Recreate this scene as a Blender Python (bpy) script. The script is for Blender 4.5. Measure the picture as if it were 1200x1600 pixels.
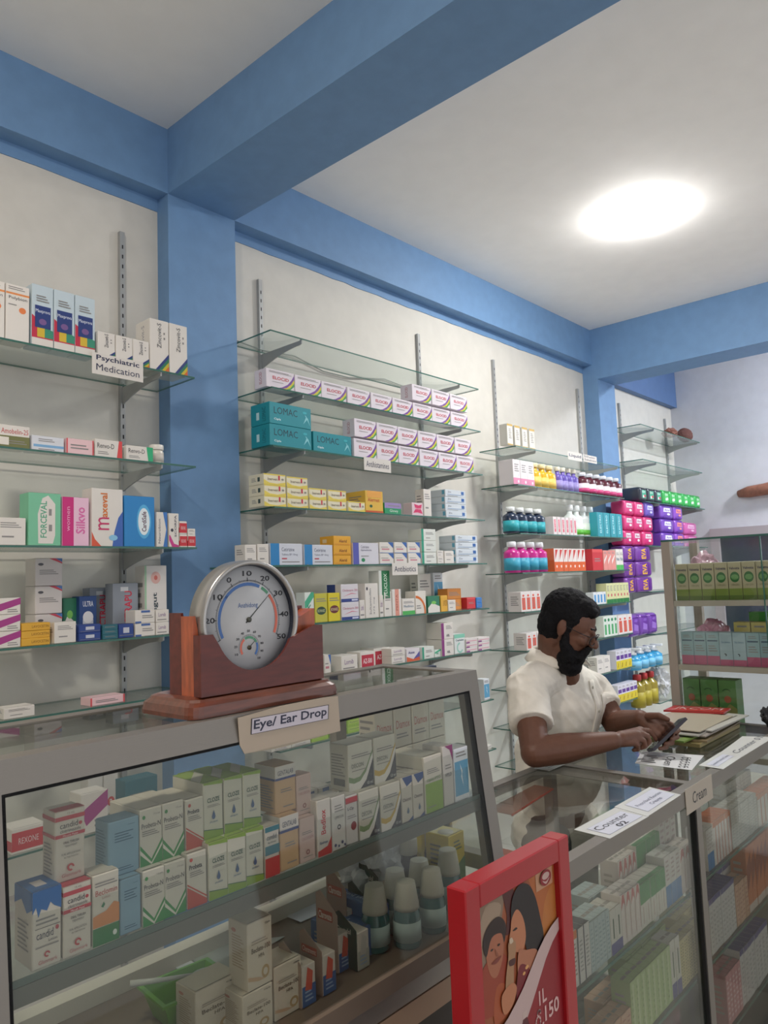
import bpy, bmesh, math, random
from mathutils import Vector, Matrix, Euler, noise
random.seed(7)
for o in list(bpy.data.objects): bpy.data.objects.remove(o)
SC = bpy.context.scene; COL = SC.collection
PI = math.pi
# ------------------------------------------------------------------ camera, world, exposure
cam = bpy.data.cameras.new('camera'); co = bpy.data.objects.new('camera', cam); COL.objects.link(co)
R_ = Vector((0.670871, -0.740663, -0.036752)); U_ = Vector((-0.044417, -0.089603, 0.994987)); F_ = Vector((0.740243, 0.665875, 0.093011))
co.matrix_world = Matrix(((R_[0], U_[0], -F_[0], 0), (R_[1], U_[1], -F_[1], 0), (R_[2], U_[2], -F_[2], 1.58), (0, 0, 0, 1)))
cam.sensor_fit = 'VERTICAL'; cam.sensor_height = 36.0; cam.lens = 1177.5 / 1600 * 36.0
cam.clip_start = 0.02; cam.clip_end = 60
SC.camera = co
wd = bpy.data.worlds.new('world'); SC.world = wd; wd.use_nodes = True
wd.node_tree.nodes['Background'].inputs[0].default_value = (0.95, 0.96, 1.0, 1)
wd.node_tree.nodes['Background'].inputs[1].default_value = 0.9
SC.view_settings.view_transform = 'Standard'; SC.view_settings.look = 'None'; SC.view_settings.gamma = 1
SC.view_settings.exposure = 0.0; SC.view_settings.use_curve_mapping = False
LAMP_MAIN = 146.0; LAMP_SIDE = 172.0; LAMP_FAR = 400.0
# ------------------------------------------------------------------ helpers
def lin(h):
    h = h.lstrip('#'); r = []
    for i in (0, 2, 4):
        c = int(h[i:i+2], 16) / 255
        r.append(c / 12.92 if c <= .04045 else ((c + .055) / 1.055) ** 2.4)
    return tuple(r) + (1,)
MATS = {}
def mat(col, rough=.5, metal=0., spec=.5, bump=0, scale=40, var=0, coat=0, alpha=1, key=None, stretch=None):
    k = (col, rough, metal, spec, bump, scale, var, coat, alpha, stretch)
    if k in MATS: return MATS[k]
    m = bpy.data.materials.new(key or 'paint_' + col.strip('#')); m.use_nodes = True; nt = m.node_tree
    b = nt.nodes['Principled BSDF']
    b.inputs['Base Color'].default_value = lin(col); b.inputs['Roughness'].default_value = rough
    b.inputs['Metallic'].default_value = metal; b.inputs['Specular IOR Level'].default_value = spec
    if coat: b.inputs['Coat Weight'].default_value = coat; b.inputs['Coat Roughness'].default_value = .12
    if alpha < 1: b.inputs['Alpha'].default_value = alpha
    if bump or var:
        tc = nt.nodes.new('ShaderNodeTexCoord'); no = nt.nodes.new('ShaderNodeTexNoise'); no.inputs['Scale'].default_value = scale
        no.inputs['Detail'].default_value = 5
        src = tc.outputs['Object']
        if stretch:
            mp = nt.nodes.new('ShaderNodeMapping'); mp.inputs['Scale'].default_value = stretch
            nt.links.new(src, mp.inputs[0]); src = mp.outputs[0]
        nt.links.new(src, no.inputs['Vector'])
        if bump:
            bp = nt.nodes.new('ShaderNodeBump'); bp.inputs['Strength'].default_value = bump; bp.inputs['Distance'].default_value = .004
            nt.links.new(no.outputs['Fac'], bp.inputs['Height']); nt.links.new(bp.outputs[0], b.inputs['Normal'])
        if var:
            cr = nt.nodes.new('ShaderNodeValToRGB'); c = lin(col)
            cr.color_ramp.elements[0].position = .32; cr.color_ramp.elements[1].position = .68
            cr.color_ramp.elements[0].color = tuple(max(0, x * (1 - var)) for x in c[:3]) + (1,)
            cr.color_ramp.elements[1].color = tuple(min(1, x * (1 + var)) for x in c[:3]) + (1,)
            nt.links.new(no.outputs['Fac'], cr.inputs[0]); nt.links.new(cr.outputs[0], b.inputs['Base Color'])
    MATS[k] = m; return m
def glass_mat(name, tint, ior=1.45, base=.0, rough=.02):
    m = bpy.data.materials.new(name); m.use_nodes = True; nt = m.node_tree; nt.nodes.clear()
    out = nt.nodes.new('ShaderNodeOutputMaterial'); mx = nt.nodes.new('ShaderNodeMixShader')
    tr = nt.nodes.new('ShaderNodeBsdfTransparent'); gl = nt.nodes.new('ShaderNodeBsdfGlossy')
    lw = nt.nodes.new('ShaderNodeLayerWeight'); pw = nt.nodes.new('ShaderNodeMath'); pw.operation = 'POWER'; pw.inputs[1].default_value = 4.5
    fr = nt.nodes.new('ShaderNodeMath'); fr.operation = 'MULTIPLY_ADD'; fr.inputs[1].default_value = .75; fr.inputs[2].default_value = .03
    nt.links.new(lw.outputs['Facing'], pw.inputs[0]); nt.links.new(pw.outputs[0], fr.inputs[0])
    tr.inputs[0].default_value = tint + (1,); gl.inputs['Roughness'].default_value = rough
    nt.links.new(fr.outputs[0], mx.inputs[0]); nt.links.new(tr.outputs[0], mx.inputs[1]); nt.links.new(gl.outputs[0], mx.inputs[2])
    last = mx
    if base:
        df = nt.nodes.new('ShaderNodeBsdfTranslucent'); df.inputs[0].default_value = (.75, .85, .82, 1)
        m2 = nt.nodes.new('ShaderNodeMixShader'); m2.inputs[0].default_value = base
        nt.links.new(mx.outputs[0], m2.inputs[1]); nt.links.new(df.outputs[0], m2.inputs[2]); last = m2
    nt.links.new(last.outputs[0], out.inputs[0]); return m
GLASS = glass_mat('clear_glass', (.96, .985, .975))
SHELFGLASS = glass_mat('shelf_glass', (.94, .975, .96), base=.08)
TINTGLASS = glass_mat('dusty_glass', (.885, .893, .87), base=.045)  # murky film, its tint also deepened to put shade over the contents
EDGE2 = mat('#5f6f68', .3, key='thick_glass_edge')
EDGE = mat('#3d6b60', .25, key='glass_edge')
ALU = mat('#89847d', .42, .55, bump=.05, scale=30, stretch=(1, 30, 30), key='brushed_aluminium')
ALUD = mat('#77736d', .45, .4, key='aluminium_shade')
RUBBER = mat('#1b1b1d', .7, key='rubber_gasket')
ZINC = mat('#a9abab', .45, .3, key='zinc_rail')
DARK = mat('#17181a', .6, key='dark_slot')

class MB:
    def __init__(s): s.v = []; s.f = []; s.m = []; s.mats = []; s.sm = []
    def mi(s, m):
        if m not in s.mats: s.mats.append(m)
        return s.mats.index(m)
    def poly(s, pts, m, smooth=False):
        b = len(s.v); s.v += [tuple(p) for p in pts]; s.f.append(list(range(b, b + len(pts)))); s.m.append(s.mi(m)); s.sm.append(smooth)
    def raw(s, vs, fs, m, smooth=False):
        b = len(s.v); s.v += [tuple(p) for p in vs]; i = s.mi(m)
        for f in fs: s.f.append([b + k for k in f]); s.m.append(i); s.sm.append(smooth)
    def box(s, x0, y0, z0, x1, y1, z1, m, bev=0, segs=1):
        if bev:
            bm = bmesh.new(); bmesh.ops.create_cube(bm, size=1)
            for v in bm.verts: v.co = Vector(((x0 + x1) / 2 + v.co.x * (x1 - x0), (y0 + y1) / 2 + v.co.y * (y1 - y0), (z0 + z1) / 2 + v.co.z * (z1 - z0)))
            bmesh.ops.bevel(bm, geom=bm.edges[:], offset=bev, segments=segs, profile=.5, affect='EDGES')
            s.raw([v.co.copy() for v in bm.verts], [[v.index for v in f.verts] for f in bm.faces], m, segs > 1); bm.free(); return
        v = [(x0, y0, z0), (x1, y0, z0), (x1, y1, z0), (x0, y1, z0), (x0, y0, z1), (x1, y0, z1), (x1, y1, z1), (x0, y1, z1)]
        s.raw(v, [(0, 3, 2, 1), (4, 5, 6, 7), (0, 1, 5, 4), (1, 2, 6, 5), (2, 3, 7, 6), (3, 0, 4, 7)], m)
    def prism(s, pts, off, m, smooth=False):
        n = len(pts); a = [Vector(p) for p in pts]; b = [p + Vector(off) for p in a]
        s.raw(a + b, [list(range(n))[::-1], list(range(n, 2 * n))] , m)
        s.raw(a + b, [(i, (i + 1) % n, n + (i + 1) % n, n + i) for i in range(n)], m, smooth)
    def lathe(s, prof, m, c=(0, 0, 0), ax='z', n=24, smooth=True, sx=1, sy=1, cap=True):
        vs = []; fs = []
        for (r, h) in prof:
            for k in range(n):
                a = 2 * PI * k / n; p = (r * math.cos(a) * sx, r * math.sin(a) * sy, h)
                if ax == 'y': p = (p[0], p[2], p[1])
                if ax == 'x': p = (p[2], p[0], p[1])
                vs.append((c[0] + p[0], c[1] + p[1], c[2] + p[2]))
        for i in range(len(prof) - 1):
            for k in range(n): fs.append((i * n + k, i * n + (k + 1) % n, (i + 1) * n + (k + 1) % n, (i + 1) * n + k))
        if cap: fs.append(tuple(range(n))[::-1]); fs.append(tuple((len(prof) - 1) * n + k for k in range(n)))
        s.raw(vs, fs, m, smooth)
    def tube(s, pts, r, m, n=8):
        pts = [Vector(p) for p in pts]; vs = []; fs = []
        rr = r if isinstance(r, (list, tuple)) else [r] * len(pts)
        for i, p in enumerate(pts):
            t = (pts[min(i + 1, len(pts) - 1)] - pts[max(i - 1, 0)]).normalized()
            a = t.cross(Vector((0, 0, 1)));
            if a.length < .05: a = t.cross(Vector((1, 0, 0)))
            a.normalize(); b = t.cross(a)
            for k in range(n): vs.append(p + (a * math.cos(2 * PI * k / n) + b * math.sin(2 * PI * k / n)) * rr[i])
        for i in range(len(pts) - 1):
            for k in range(n): fs.append((i * n + k, i * n + (k + 1) % n, (i + 1) * n + (k + 1) % n, (i + 1) * n + k))
        fs.append(tuple(range(n))[::-1]); fs.append(tuple((len(pts) - 1) * n + k for k in range(n)))
        s.raw(vs, fs, m, True)
    def capsule(s, p0, r0, p1, r1, m, n=16):
        p0 = Vector(p0); p1 = Vector(p1); t = (p1 - p0); L = t.length; t = t / L if L > 1e-6 else Vector((0, 0, 1))
        a = t.cross(Vector((0, 0, 1)))
        if a.length < .05: a = t.cross(Vector((1, 0, 0)))
        a.normalize(); b = t.cross(a); rings = []
        for j in range(6): th = -PI / 2 + j * PI / 10; rings.append((r0 * math.cos(th) + 1e-5, r0 * math.sin(th)))
        for j in range(6): th = j * PI / 10; rings.append((r1 * math.cos(th) + 1e-5, L + r1 * math.sin(th)))
        vs = []; fs = []
        for (r, h) in rings:
            for k in range(n): vs.append(p0 + t * h + (a * math.cos(2 * PI * k / n) + b * math.sin(2 * PI * k / n)) * r)
        for i in range(len(rings) - 1):
            for k in range(n): fs.append((i * n + k, i * n + (k + 1) % n, (i + 1) * n + (k + 1) % n, (i + 1) * n + k))
        fs.append(tuple(range(n))[::-1]); fs.append(tuple((len(rings) - 1) * n + k for k in range(n)))
        s.raw(vs, fs, m, True)
    def ell(s, c, ax, m, n=20):  # ax = three vectors
        vs = []; fs = []; c = Vector(c); A = [Vector(a) for a in ax]; R = 12
        for j in range(R + 1):
            th = -PI / 2 + PI * j / R
            for k in range(n):
                ph = 2 * PI * k / n; ct = max(math.cos(th), 1e-3)
                vs.append(c + A[0] * ct * math.cos(ph) + A[1] * ct * math.sin(ph) + A[2] * math.sin(th))
        for i in range(R):
            for k in range(n): fs.append((i * n + k, i * n + (k + 1) % n, (i + 1) * n + (k + 1) % n, (i + 1) * n + k))
        fs.append(tuple(range(n))[::-1]); fs.append(tuple(R * n + k for k in range(n)))
        s.raw(vs, fs, m, True)
    def mesh(s, name):
        me = bpy.data.meshes.new(name); me.from_pydata([tuple(v) for v in s.v], [], s.f)
        for m in s.mats: me.materials.append(m)
        me.polygons.foreach_set('material_index', s.m); me.polygons.foreach_set('use_smooth', s.sm); me.update(); return me
    def build(s, name, parent=None, loc=(0, 0, 0), rz=0):
        return link(name, s.mesh(name), parent, loc, rz)
def link(name, me, parent=None, loc=(0, 0, 0), rz=0):
    o = bpy.data.objects.new(name, me); COL.objects.link(o); o.location = loc; o.rotation_euler = (0, 0, rz)
    if parent: o.parent = parent
    return o
def tag(o, label, cat, group=None):
    o['label'] = label; o['category'] = cat
    if group: o['group'] = group
    return o
def thing(name, label, cat, loc=(0, 0, 0), rz=0, group=None):
    return tag(link(name, None, None, loc, rz), label, cat, group)
def struct(o): o['kind'] = 'structure'; return o
TX = {}
def text2d(s, bold=True):
    if (s, bold) in TX: return TX[(s, bold)]
    cu = bpy.data.curves.new('t', 'FONT'); cu.body = s; cu.resolution_u = 2; cu.size = 1
    if bold: cu.offset = .02 if not any(c in s for c in 'MmWwNn') else 0
    o = bpy.data.objects.new('t', cu); me = o.to_mesh()
    vs = [(v.co.x, v.co.y) for v in me.vertices]; fs = [list(p.vertices) for p in me.polygons]
    o.to_mesh_clear(); bpy.data.objects.remove(o); bpy.data.curves.remove(cu)
    if not vs: vs = [(0, 0), (1, 0), (1, 1)]; fs = [[0, 1, 2]]
    x0 = min(v[0] for v in vs); x1 = max(v[0] for v in vs); y0 = min(v[1] for v in vs); y1 = max(v[1] for v in vs)
    vs = [((x - x0) / (x1 - x0 + 1e-9), (y - y0) / (y1 - y0 + 1e-9)) for x, y in vs]
    TX[(s, bold)] = (vs, fs); return vs, fs
def decal(mb, O, U, V, N, items, eps=.00025, rough=.45):
    O = Vector(O); U = Vector(U); V = Vector(V); N = Vector(N); e = eps
    P = lambda u, v: O + U * u + V * v + N * e
    for it in items:
        k = it[0]
        if k == 'r': _, a, b, c, d, col = it; mb.poly([P(a, b), P(c, b), P(c, d), P(a, d)], mat(col, rough))
        elif k == 'p': mb.poly([P(a, b) for a, b in it[1]], mat(it[2], rough))
        elif k == 'c':  # smooth closed outline
            q = it[1]; n = len(q); o_ = []
            for i in range(n):
                p0, p1, p2, p3 = q[i - 1], q[i], q[(i + 1) % n], q[(i + 2) % n]
                for t in (0, .25, .5, .75):
                    o_.append(tuple(.5 * (2 * p1[j] + (p2[j] - p0[j]) * t + (2 * p0[j] - 5 * p1[j] + 4 * p2[j] - p3[j]) * t * t + (3 * p1[j] - p0[j] - 3 * p2[j] + p3[j]) * t ** 3) for j in (0, 1)))
            mb.poly([P(min(1, max(0, a)), b) for a, b in o_], mat(it[2], rough))
        elif k == 'e':
            _, cu, cv, ru, rv, col = it; mb.poly([P(cu + ru * math.cos(t * PI / 12), cv + rv * math.sin(t * PI / 12)) for t in range(24)], mat(col, rough))
        elif k == 'a':  # arc band: cu,cv,r0,r1,deg0,deg1,col
            _, cu, cv, r0, r1, d0, d1, col = it; n = max(4, int(abs(d1 - d0) / 8)); asp = U.length / V.length; vs = []; fs = []
            for i in range(n + 1):
                t = math.radians(d0 + (d1 - d0) * i / n); vs += [P(cu + r0 * math.cos(t), cv + r0 * asp * math.sin(t)), P(cu + r1 * math.cos(t), cv + r1 * asp * math.sin(t))]
            fs = [(2 * i, 2 * i + 1, 2 * i + 3, 2 * i + 2) for i in range(n)]; mb.raw(vs, fs, mat(col, rough))
        elif k == 'l':
            _, a, b, c, d, n, col = it
            for i in range(n):
                y = b + (d - b) * (i + .25) / n; hh = (d - b) / n * .42
                mb.poly([P(a, y), P(c - (c - a) * .25 * ((i * 7) % 3) / 2, y), P(c - (c - a) * .25 * ((i * 7) % 3) / 2, y + hh), P(a, y + hh)], mat(col, rough))
        elif k == 's':   # brush strokes: list of polylines, width, colour
            m_ = mat(it[3], rough)
            for pl in it[1]:
                for (a0, b0), (a1, b1) in zip(pl[:-1], pl[1:]):
                    dx, dy = (a1 - a0) * U.length, (b1 - b0) * V.length; L = math.hypot(dx, dy) or 1; w_ = it[2] * U.length / 2
                    nx, ny = -dy / L * w_ / U.length, dx / L * w_ / V.length; ex, ey = dx / L * w_ * .4 / U.length, dy / L * w_ * .4 / V.length
                    mb.poly([P(a0 - ex + nx, b0 - ey + ny), P(a0 - ex - nx, b0 - ey - ny), P(a1 + ex - nx, b1 + ey - ny), P(a1 + ex + nx, b1 + ey + ny)], m_)
        elif k == 't':
            s = it[1]; a, b, c, d, col = it[2:7]; rot = it[7] if len(it) > 7 else 0; vs, fs = text2d(s)
            if rot == 0: pv = [P(a + (c - a) * x, b + (d - b) * y) for x, y in vs]
            elif rot == 1: pv = [P(c - (c - a) * y, b + (d - b) * x) for x, y in vs]
            elif rot == 2: pv = [P(c - (c - a) * x, d - (d - b) * y) for x, y in vs]
            else: pv = [P(a + (c - a) * y, d - (d - b) * x) for x, y in vs]
            mb.raw(pv, fs, mat(col, rough))
        e += eps * .6
def ring_pts(cu, cv, ru, rv, d0, d1, n=10): return [(cu + ru * math.cos(math.radians(d0 + (d1 - d0) * i / n)), cv + rv * math.sin(math.radians(d0 + (d1 - d0) * i / n))) for i in range(n + 1)]
# ------------------------------------------------------------------ room
WALL = mat('#d6d3cb', .75, bump=.25, scale=14, var=.03, key='white_wall_paint')
BLUE = mat('#7096c0', .6, bump=.3, scale=16, var=.04, key='blue_wall_paint')
CEIL = mat('#faf8f5', .8, bump=.1, scale=10, var=.015, key='ceiling_paint')
def sbox(name, *a, m):
    b = MB(); b.box(*a, m); return struct(b.build(name))
CZ = 3.28
sbox('floor', -3, -3.2, -.1, 6.6, 2.6, 0, m=mat('#b8b2a6', .35, var=.08, scale=3, key='floor_tile'))
sbox('ceiling', -3, -3.2, CZ, 6.6, 2.6, CZ + .12, m=CEIL)
sbox('wall_back', -3, 2.4, 0, 6.6, 2.6, CZ, m=WALL)
sbox('wall_right', 6.38, -3.2, 0, 6.6, 2.4, CZ, m=mat('#ccccd2', .75, bump=.25, scale=14, var=.03, key='end_wall_paint'))
sbox('wall_left', -3.15, -3.2, 0, -3, 2.6, CZ, m=WALL)
# blue columns, ceiling beams and the blue band painted along the wall top
sbox('trim_1', 1.465, 2.327, 0, 1.765, 2.4, 3.031, m=BLUE)
sbox('trim_2', 4.80, 2.29, 0, 5.06, 2.4, 2.924, m=BLUE)
sbox('trim_3', 1.465, -3.2, 3.031, 1.765, 2.4, CZ, m=BLUE)
sbox('trim_4', 4.80, -3.2, 2.924, 5.06, 2.4, CZ, m=BLUE)
sbox('trim_5', -3, 2.327, 3.031, 1.465, 2.4, CZ, m=BLUE)
sbox('trim_6', 1.765, 2.327, 3.031, 4.80, 2.4, CZ, m=BLUE)
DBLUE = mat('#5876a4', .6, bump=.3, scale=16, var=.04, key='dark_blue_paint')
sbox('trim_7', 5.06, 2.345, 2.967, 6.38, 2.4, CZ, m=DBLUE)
def paint_band(name, x0, x1):
    b = MB(); n = 40; top = [(x0 + (x1 - x0) * i / n, 2.396, 3.031) for i in range(n + 1)]
    bot = [(x0 + (x1 - x0) * i / n, 2.396, 2.986 + random.uniform(-.003, .003)) for i in range(n + 1)]
    b.prism(bot + top[::-1], (0, .004, 0), BLUE); return struct(b.build(name))
paint_band('trim_8', -3, 1.465); paint_band('trim_9', 1.765, 4.80)
# window in the end wall
def window():
    b = MB(); fm = mat('#a9a0a3', .5, key='window_frame_paint')
    y0, y1, z0, z1 = .75, 2.14, .95, 1.915
    b.box(6.335, y0, z1 - .075, 6.38, y1, z1, fm); b.box(6.335, y0, z0, 6.38, y1, z0 + .07, fm)
    b.box(6.335, y1 - .07, z0 + .07, 6.38, y1, z1 - .075, fm); b.box(6.335, y0, z0 + .07, 6.38, y0 + .07, z1 - .075, fm)
    b.box(6.345, 1.40, z0 + .07, 6.37, 1.45, z1 - .075, fm)
    w = struct(b.build('window_1'))
    g = MB(); g.box(6.365, y0 + .06, z0 + .06, 6.376, y1 - .06, z1 - .06, mat('#39424a', .12, spec=.7, key='dark_window_glass')); g.build('window_pane', w)
window()
# ------------------------------------------------------------------ lamps
def ceiling_lamp(x, y, power, label, tint=(1, .98, .95), r=.14, dz=.045):
    t = thing('ceiling_lamp', label, 'lamp', (x, y, CZ))
    h = MB(); h.lathe([(r - .02, 0), (r - .02, -.006)], mat('#e6e4de', .4, key='lamp_rim_plastic'), n=48); h.build('lamp_rim', t)
    m = bpy.data.materials.new('lit_diffuser'); m.use_nodes = True; b = m.node_tree.nodes['Principled BSDF']
    b.inputs['Emission Color'].default_value = tint + (1,); b.inputs['Emission Strength'].default_value = power; b.inputs['Base Color'].default_value = (1, 1, 1, 1)
    g = MB(); g.lathe([(r * math.cos(a * PI / 20), -.005 - dz * math.sin(a * PI / 20)) for a in range(0, 10)], m, n=48); g.build('lamp_diffuser', t)
ceiling_lamp(3.41, 1.36, LAMP_MAIN, 'round glaring white lamp on the ceiling in the right bay')
ceiling_lamp(-.2, .7, LAMP_SIDE, 'round lamp on the ceiling of the left bay above the showcase', (1, .90, .80))
ceiling_lamp(5.75, .3, LAMP_FAR, 'round lamp on the ceiling beyond the second blue beam', (.92, .95, 1))
# ------------------------------------------------------------------ shelf uprights, brackets and glass shelves
RZ = 1.58
SL = [.716, .411, .139, -.139, -.33, -.685]
SB = [.96, .742, .522, .293, .077, -.144, -.345, -.585, -.82]
SCx = [.705, .497, .235, .025, -.182, -.385, -.597, -.80, -1.0]
SD = [1.043, .794, .497, .187, -.13, -.42, -.635, -.885]
def upright(x, zs, where, cable=False):
    b = MB(); z0, z1 = .35, 2.855
    b.box(x - .009, 2.384, z0, x + .009, 2.3995, z1, ZINC)
    z = z0 + .03
    while z < z1 - .03:
        b.poly([(x - .002, 2.3835, z), (x + .003, 2.3835, z), (x + .003, 2.3835, z + .014), (x - .002, 2.3835, z + .014)], DARK); z += .036
    o = tag(b.build('shelf_upright'), 'slotted grey wall upright ' + where, 'shelf upright', 'slotted shelf uprights')
    for zr in zs:
        zt = zr + RZ - .006; k = MB(); pts = [(x - .0025, 2.384, zt)]
        n = 10
        pts.append((x - .0025, 2.150, zt)); pts.append((x - .0025, 2.142, zt + .008)); pts.append((x - .0025, 2.138, zt + .008)); pts.append((x - .0025, 2.140, zt - .012))
        for i in range(n + 1):
            t = i / n; pts.append((x - .0025, 2.15 + .234 * t, zt - .016 - .044 * t ** 1.8))
        k.prism(pts, (.005, 0, 0), ZINC); k.build('shelf_bracket', o)
for x, zs, w in ((.33, SL, 'at the far left edge'), (1.315, SL, 'just left of the wide blue column'), (1.935, SB, 'just right of the wide blue column'),
                 (2.97, SB, 'at the right end of the swirl carton shelves'), (3.66, SCx, 'above the man at left of the liquid shelves'), (4.69, SCx, 'left of the narrow blue column'),
                 (5.34, SD, 'right of the narrow blue column'), (6.21, SD, 'next to the room corner')):
    upright(x, zs, w)
ORD = ['topmost', 'second', 'third', 'fourth', 'fifth', 'sixth', 'seventh', 'eighth', 'ninth']
for nm, x0, x1, zs in (('left of the wide blue column', .2, 1.44, SL), ('in the swirl carton bay', 1.775, 3.125, SB), ('in the liquid medicine bay', 3.45, 4.755, SCx), ('in the corner bay with pink packs', 5.10, 6.26, SD)):
    for i, zr in enumerate(zs):
        z = zr + RZ; b = MB(); y0, y1 = 2.135, 2.372
        xs = x0
        if zs is SB and i == 4: x0, y1 = 1.62, 2.322   # this one runs on in front of the column
        b.poly([(x0, y0, z), (x1, y0, z), (x1, y1, z), (x0, y1, z)], SHELFGLASS); b.poly([(x0, y0, z - .006), (x0, y1, z - .006), (x1, y1, z - .006), (x1, y0, z - .006)], GLASS)
        for a in (((x0, y0), (x1, y0)), ((x1, y0), (x1, y1)), ((x1, y1), (x0, y1)), ((x0, y1), (x0, y0))):
            b.poly([(a[0][0], a[0][1], z - .006), (a[1][0], a[1][1], z - .006), (a[1][0], a[1][1], z), (a[0][0], a[0][1], z)], EDGE)
        tag(b.build('glass_shelf'), ORD[i] + ' glass shelf ' + nm, 'shelf', 'glass shelves ' + nm)
        x0 = xs
# drooping cable behind the top shelf of the middle bay
b = MB(); pts = [(1.8114, 2.3850, 2.5640), (1.9444, 2.3850, 2.5522), (2.1167, 2.3900, 2.5666), (2.2872, 2.3920, 2.5311), (2.4496, 2.3920, 2.5311), (2.6950, 2.3920, 2.5690), (2.8676, 2.3920, 2.5537)]
b.tube(pts, .0028, mat('#8e9690', .5)); tag(b.build('cable'), 'thin grey cable drooping on the wall behind the topmost glass shelf', 'cable')
# ------------------------------------------------------------------ signs
def card(name, x, y, z, w, h, lines, label, cat='sign', tilt=0, col='#ded9d2', tc='#2a3050', frame=False, rz=0, margin=.08, group=None):
    b = MB(); b.box(-w / 2, 0, -h / 2, w / 2, .0012, h / 2, mat(col, .6))
    its = []
    if frame: its += [('r', .04, .1, .96, .94, '#33364a'), ('r', .055, .14, .945, .9, '#e6e2ee')]
    n = len(lines); 
    for i, s in enumerate(lines):
        v1 = (.92 - i * (.84 / n)) if n > 1 else .74; v0 = (v1 - .84 / n * .74) if n > 1 else .28
        its.append(('t', s, margin, max(v0, .1), 1 - margin, v1, tc))
    decal(b, (-w / 2, 0, -h / 2), (w, 0, 0), (0, 0, h), (0, -1, 0), its, eps=.0004)
    o = b.build(name, None, (x, y, z), rz); o.rotation_euler.y = tilt
    return tag(o, label, cat, group)
def sign_at(a, b_, zt, h, lines, label, **k):
    return card('shelf_sign', (a + b_) / 2, 2.131, zt - h / 2, b_ - a, h, lines, label, **k)
sign_at((1.0745, 2.1300, 2.2669)[0], (1.2450, 2.1300, 2.2581)[0], .716 + RZ + .012, .066, ['Psychiatric', 'Medication'], 'white card reading Psychiatric Medication on the top left shelf edge')
sign_at((2.2563, 2.1300, 2.0867)[0], (2.4241, 2.1300, 2.0747)[0], .522 + RZ + .002, .055, ['Antihistamines'], 'white card reading Antihistamines on the shelf edge')
sign_at((2.4080, 2.1300, 1.6466)[0], (2.5779, 2.1300, 1.6310)[0], .077 + RZ + .004, .052, ['Antibiotics'], 'white card reading Antibiotics on the shelf edge')
sign_at((4.0133, 2.1300, 2.2741)[0], (4.1879, 2.1300, 2.2717)[0], .705 + RZ + .03, .05, ['Liquid'], 'white card reading Liquid on the shelf edge')
sign_at((4.2045, 2.1300, 2.2733)[0], (4.3816, 2.1300, 2.2699)[0], .705 + RZ + .03, .045, ['Inhaler', 'Solutions'], 'second smaller white card right of the Liquid card')
# ------------------------------------------------------------------ carton designs
W_ = '#e2ddd6'
def rb(u0, v0, u1, v1): # diagonal rainbow corner
    out = []; cs = ['#2c3d7c', '#2a7a5a', '#c8b830', '#d86a2c']
    for i, c in enumerate(cs):
        t = 1 - i * .22; out.append(('p', [(u1, v0), (u1, v0 + (v1 - v0) * t), (u1 - (u1 - u0) * t, v0)], c))
    return out
def T(s, a, b, c, d, col='#2b2b33', r=0): return ('t', s, a, b, c, d, col, r)
FL = lambda a, b, c, d, n=3: ('l', a, b, c, d, n, '#8d8a88')
def wave(col, c2='#3a3a44'):
    return [('p', [(0, .32), (.2, .26), (.45, .27), (.7, .42), (.9, .68), (1, .8), (1, 0), (0, 0)], col), ('p', [(0, .2), (.2, .15), (.45, .17), (.7, .34), (.9, .62), (1, .72), (1, 0), (0, 0)], W_), ('p', [(.45, 0), (.7, .16), (.9, .45), (1, .6), (1, 0)], c2)]
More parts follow.
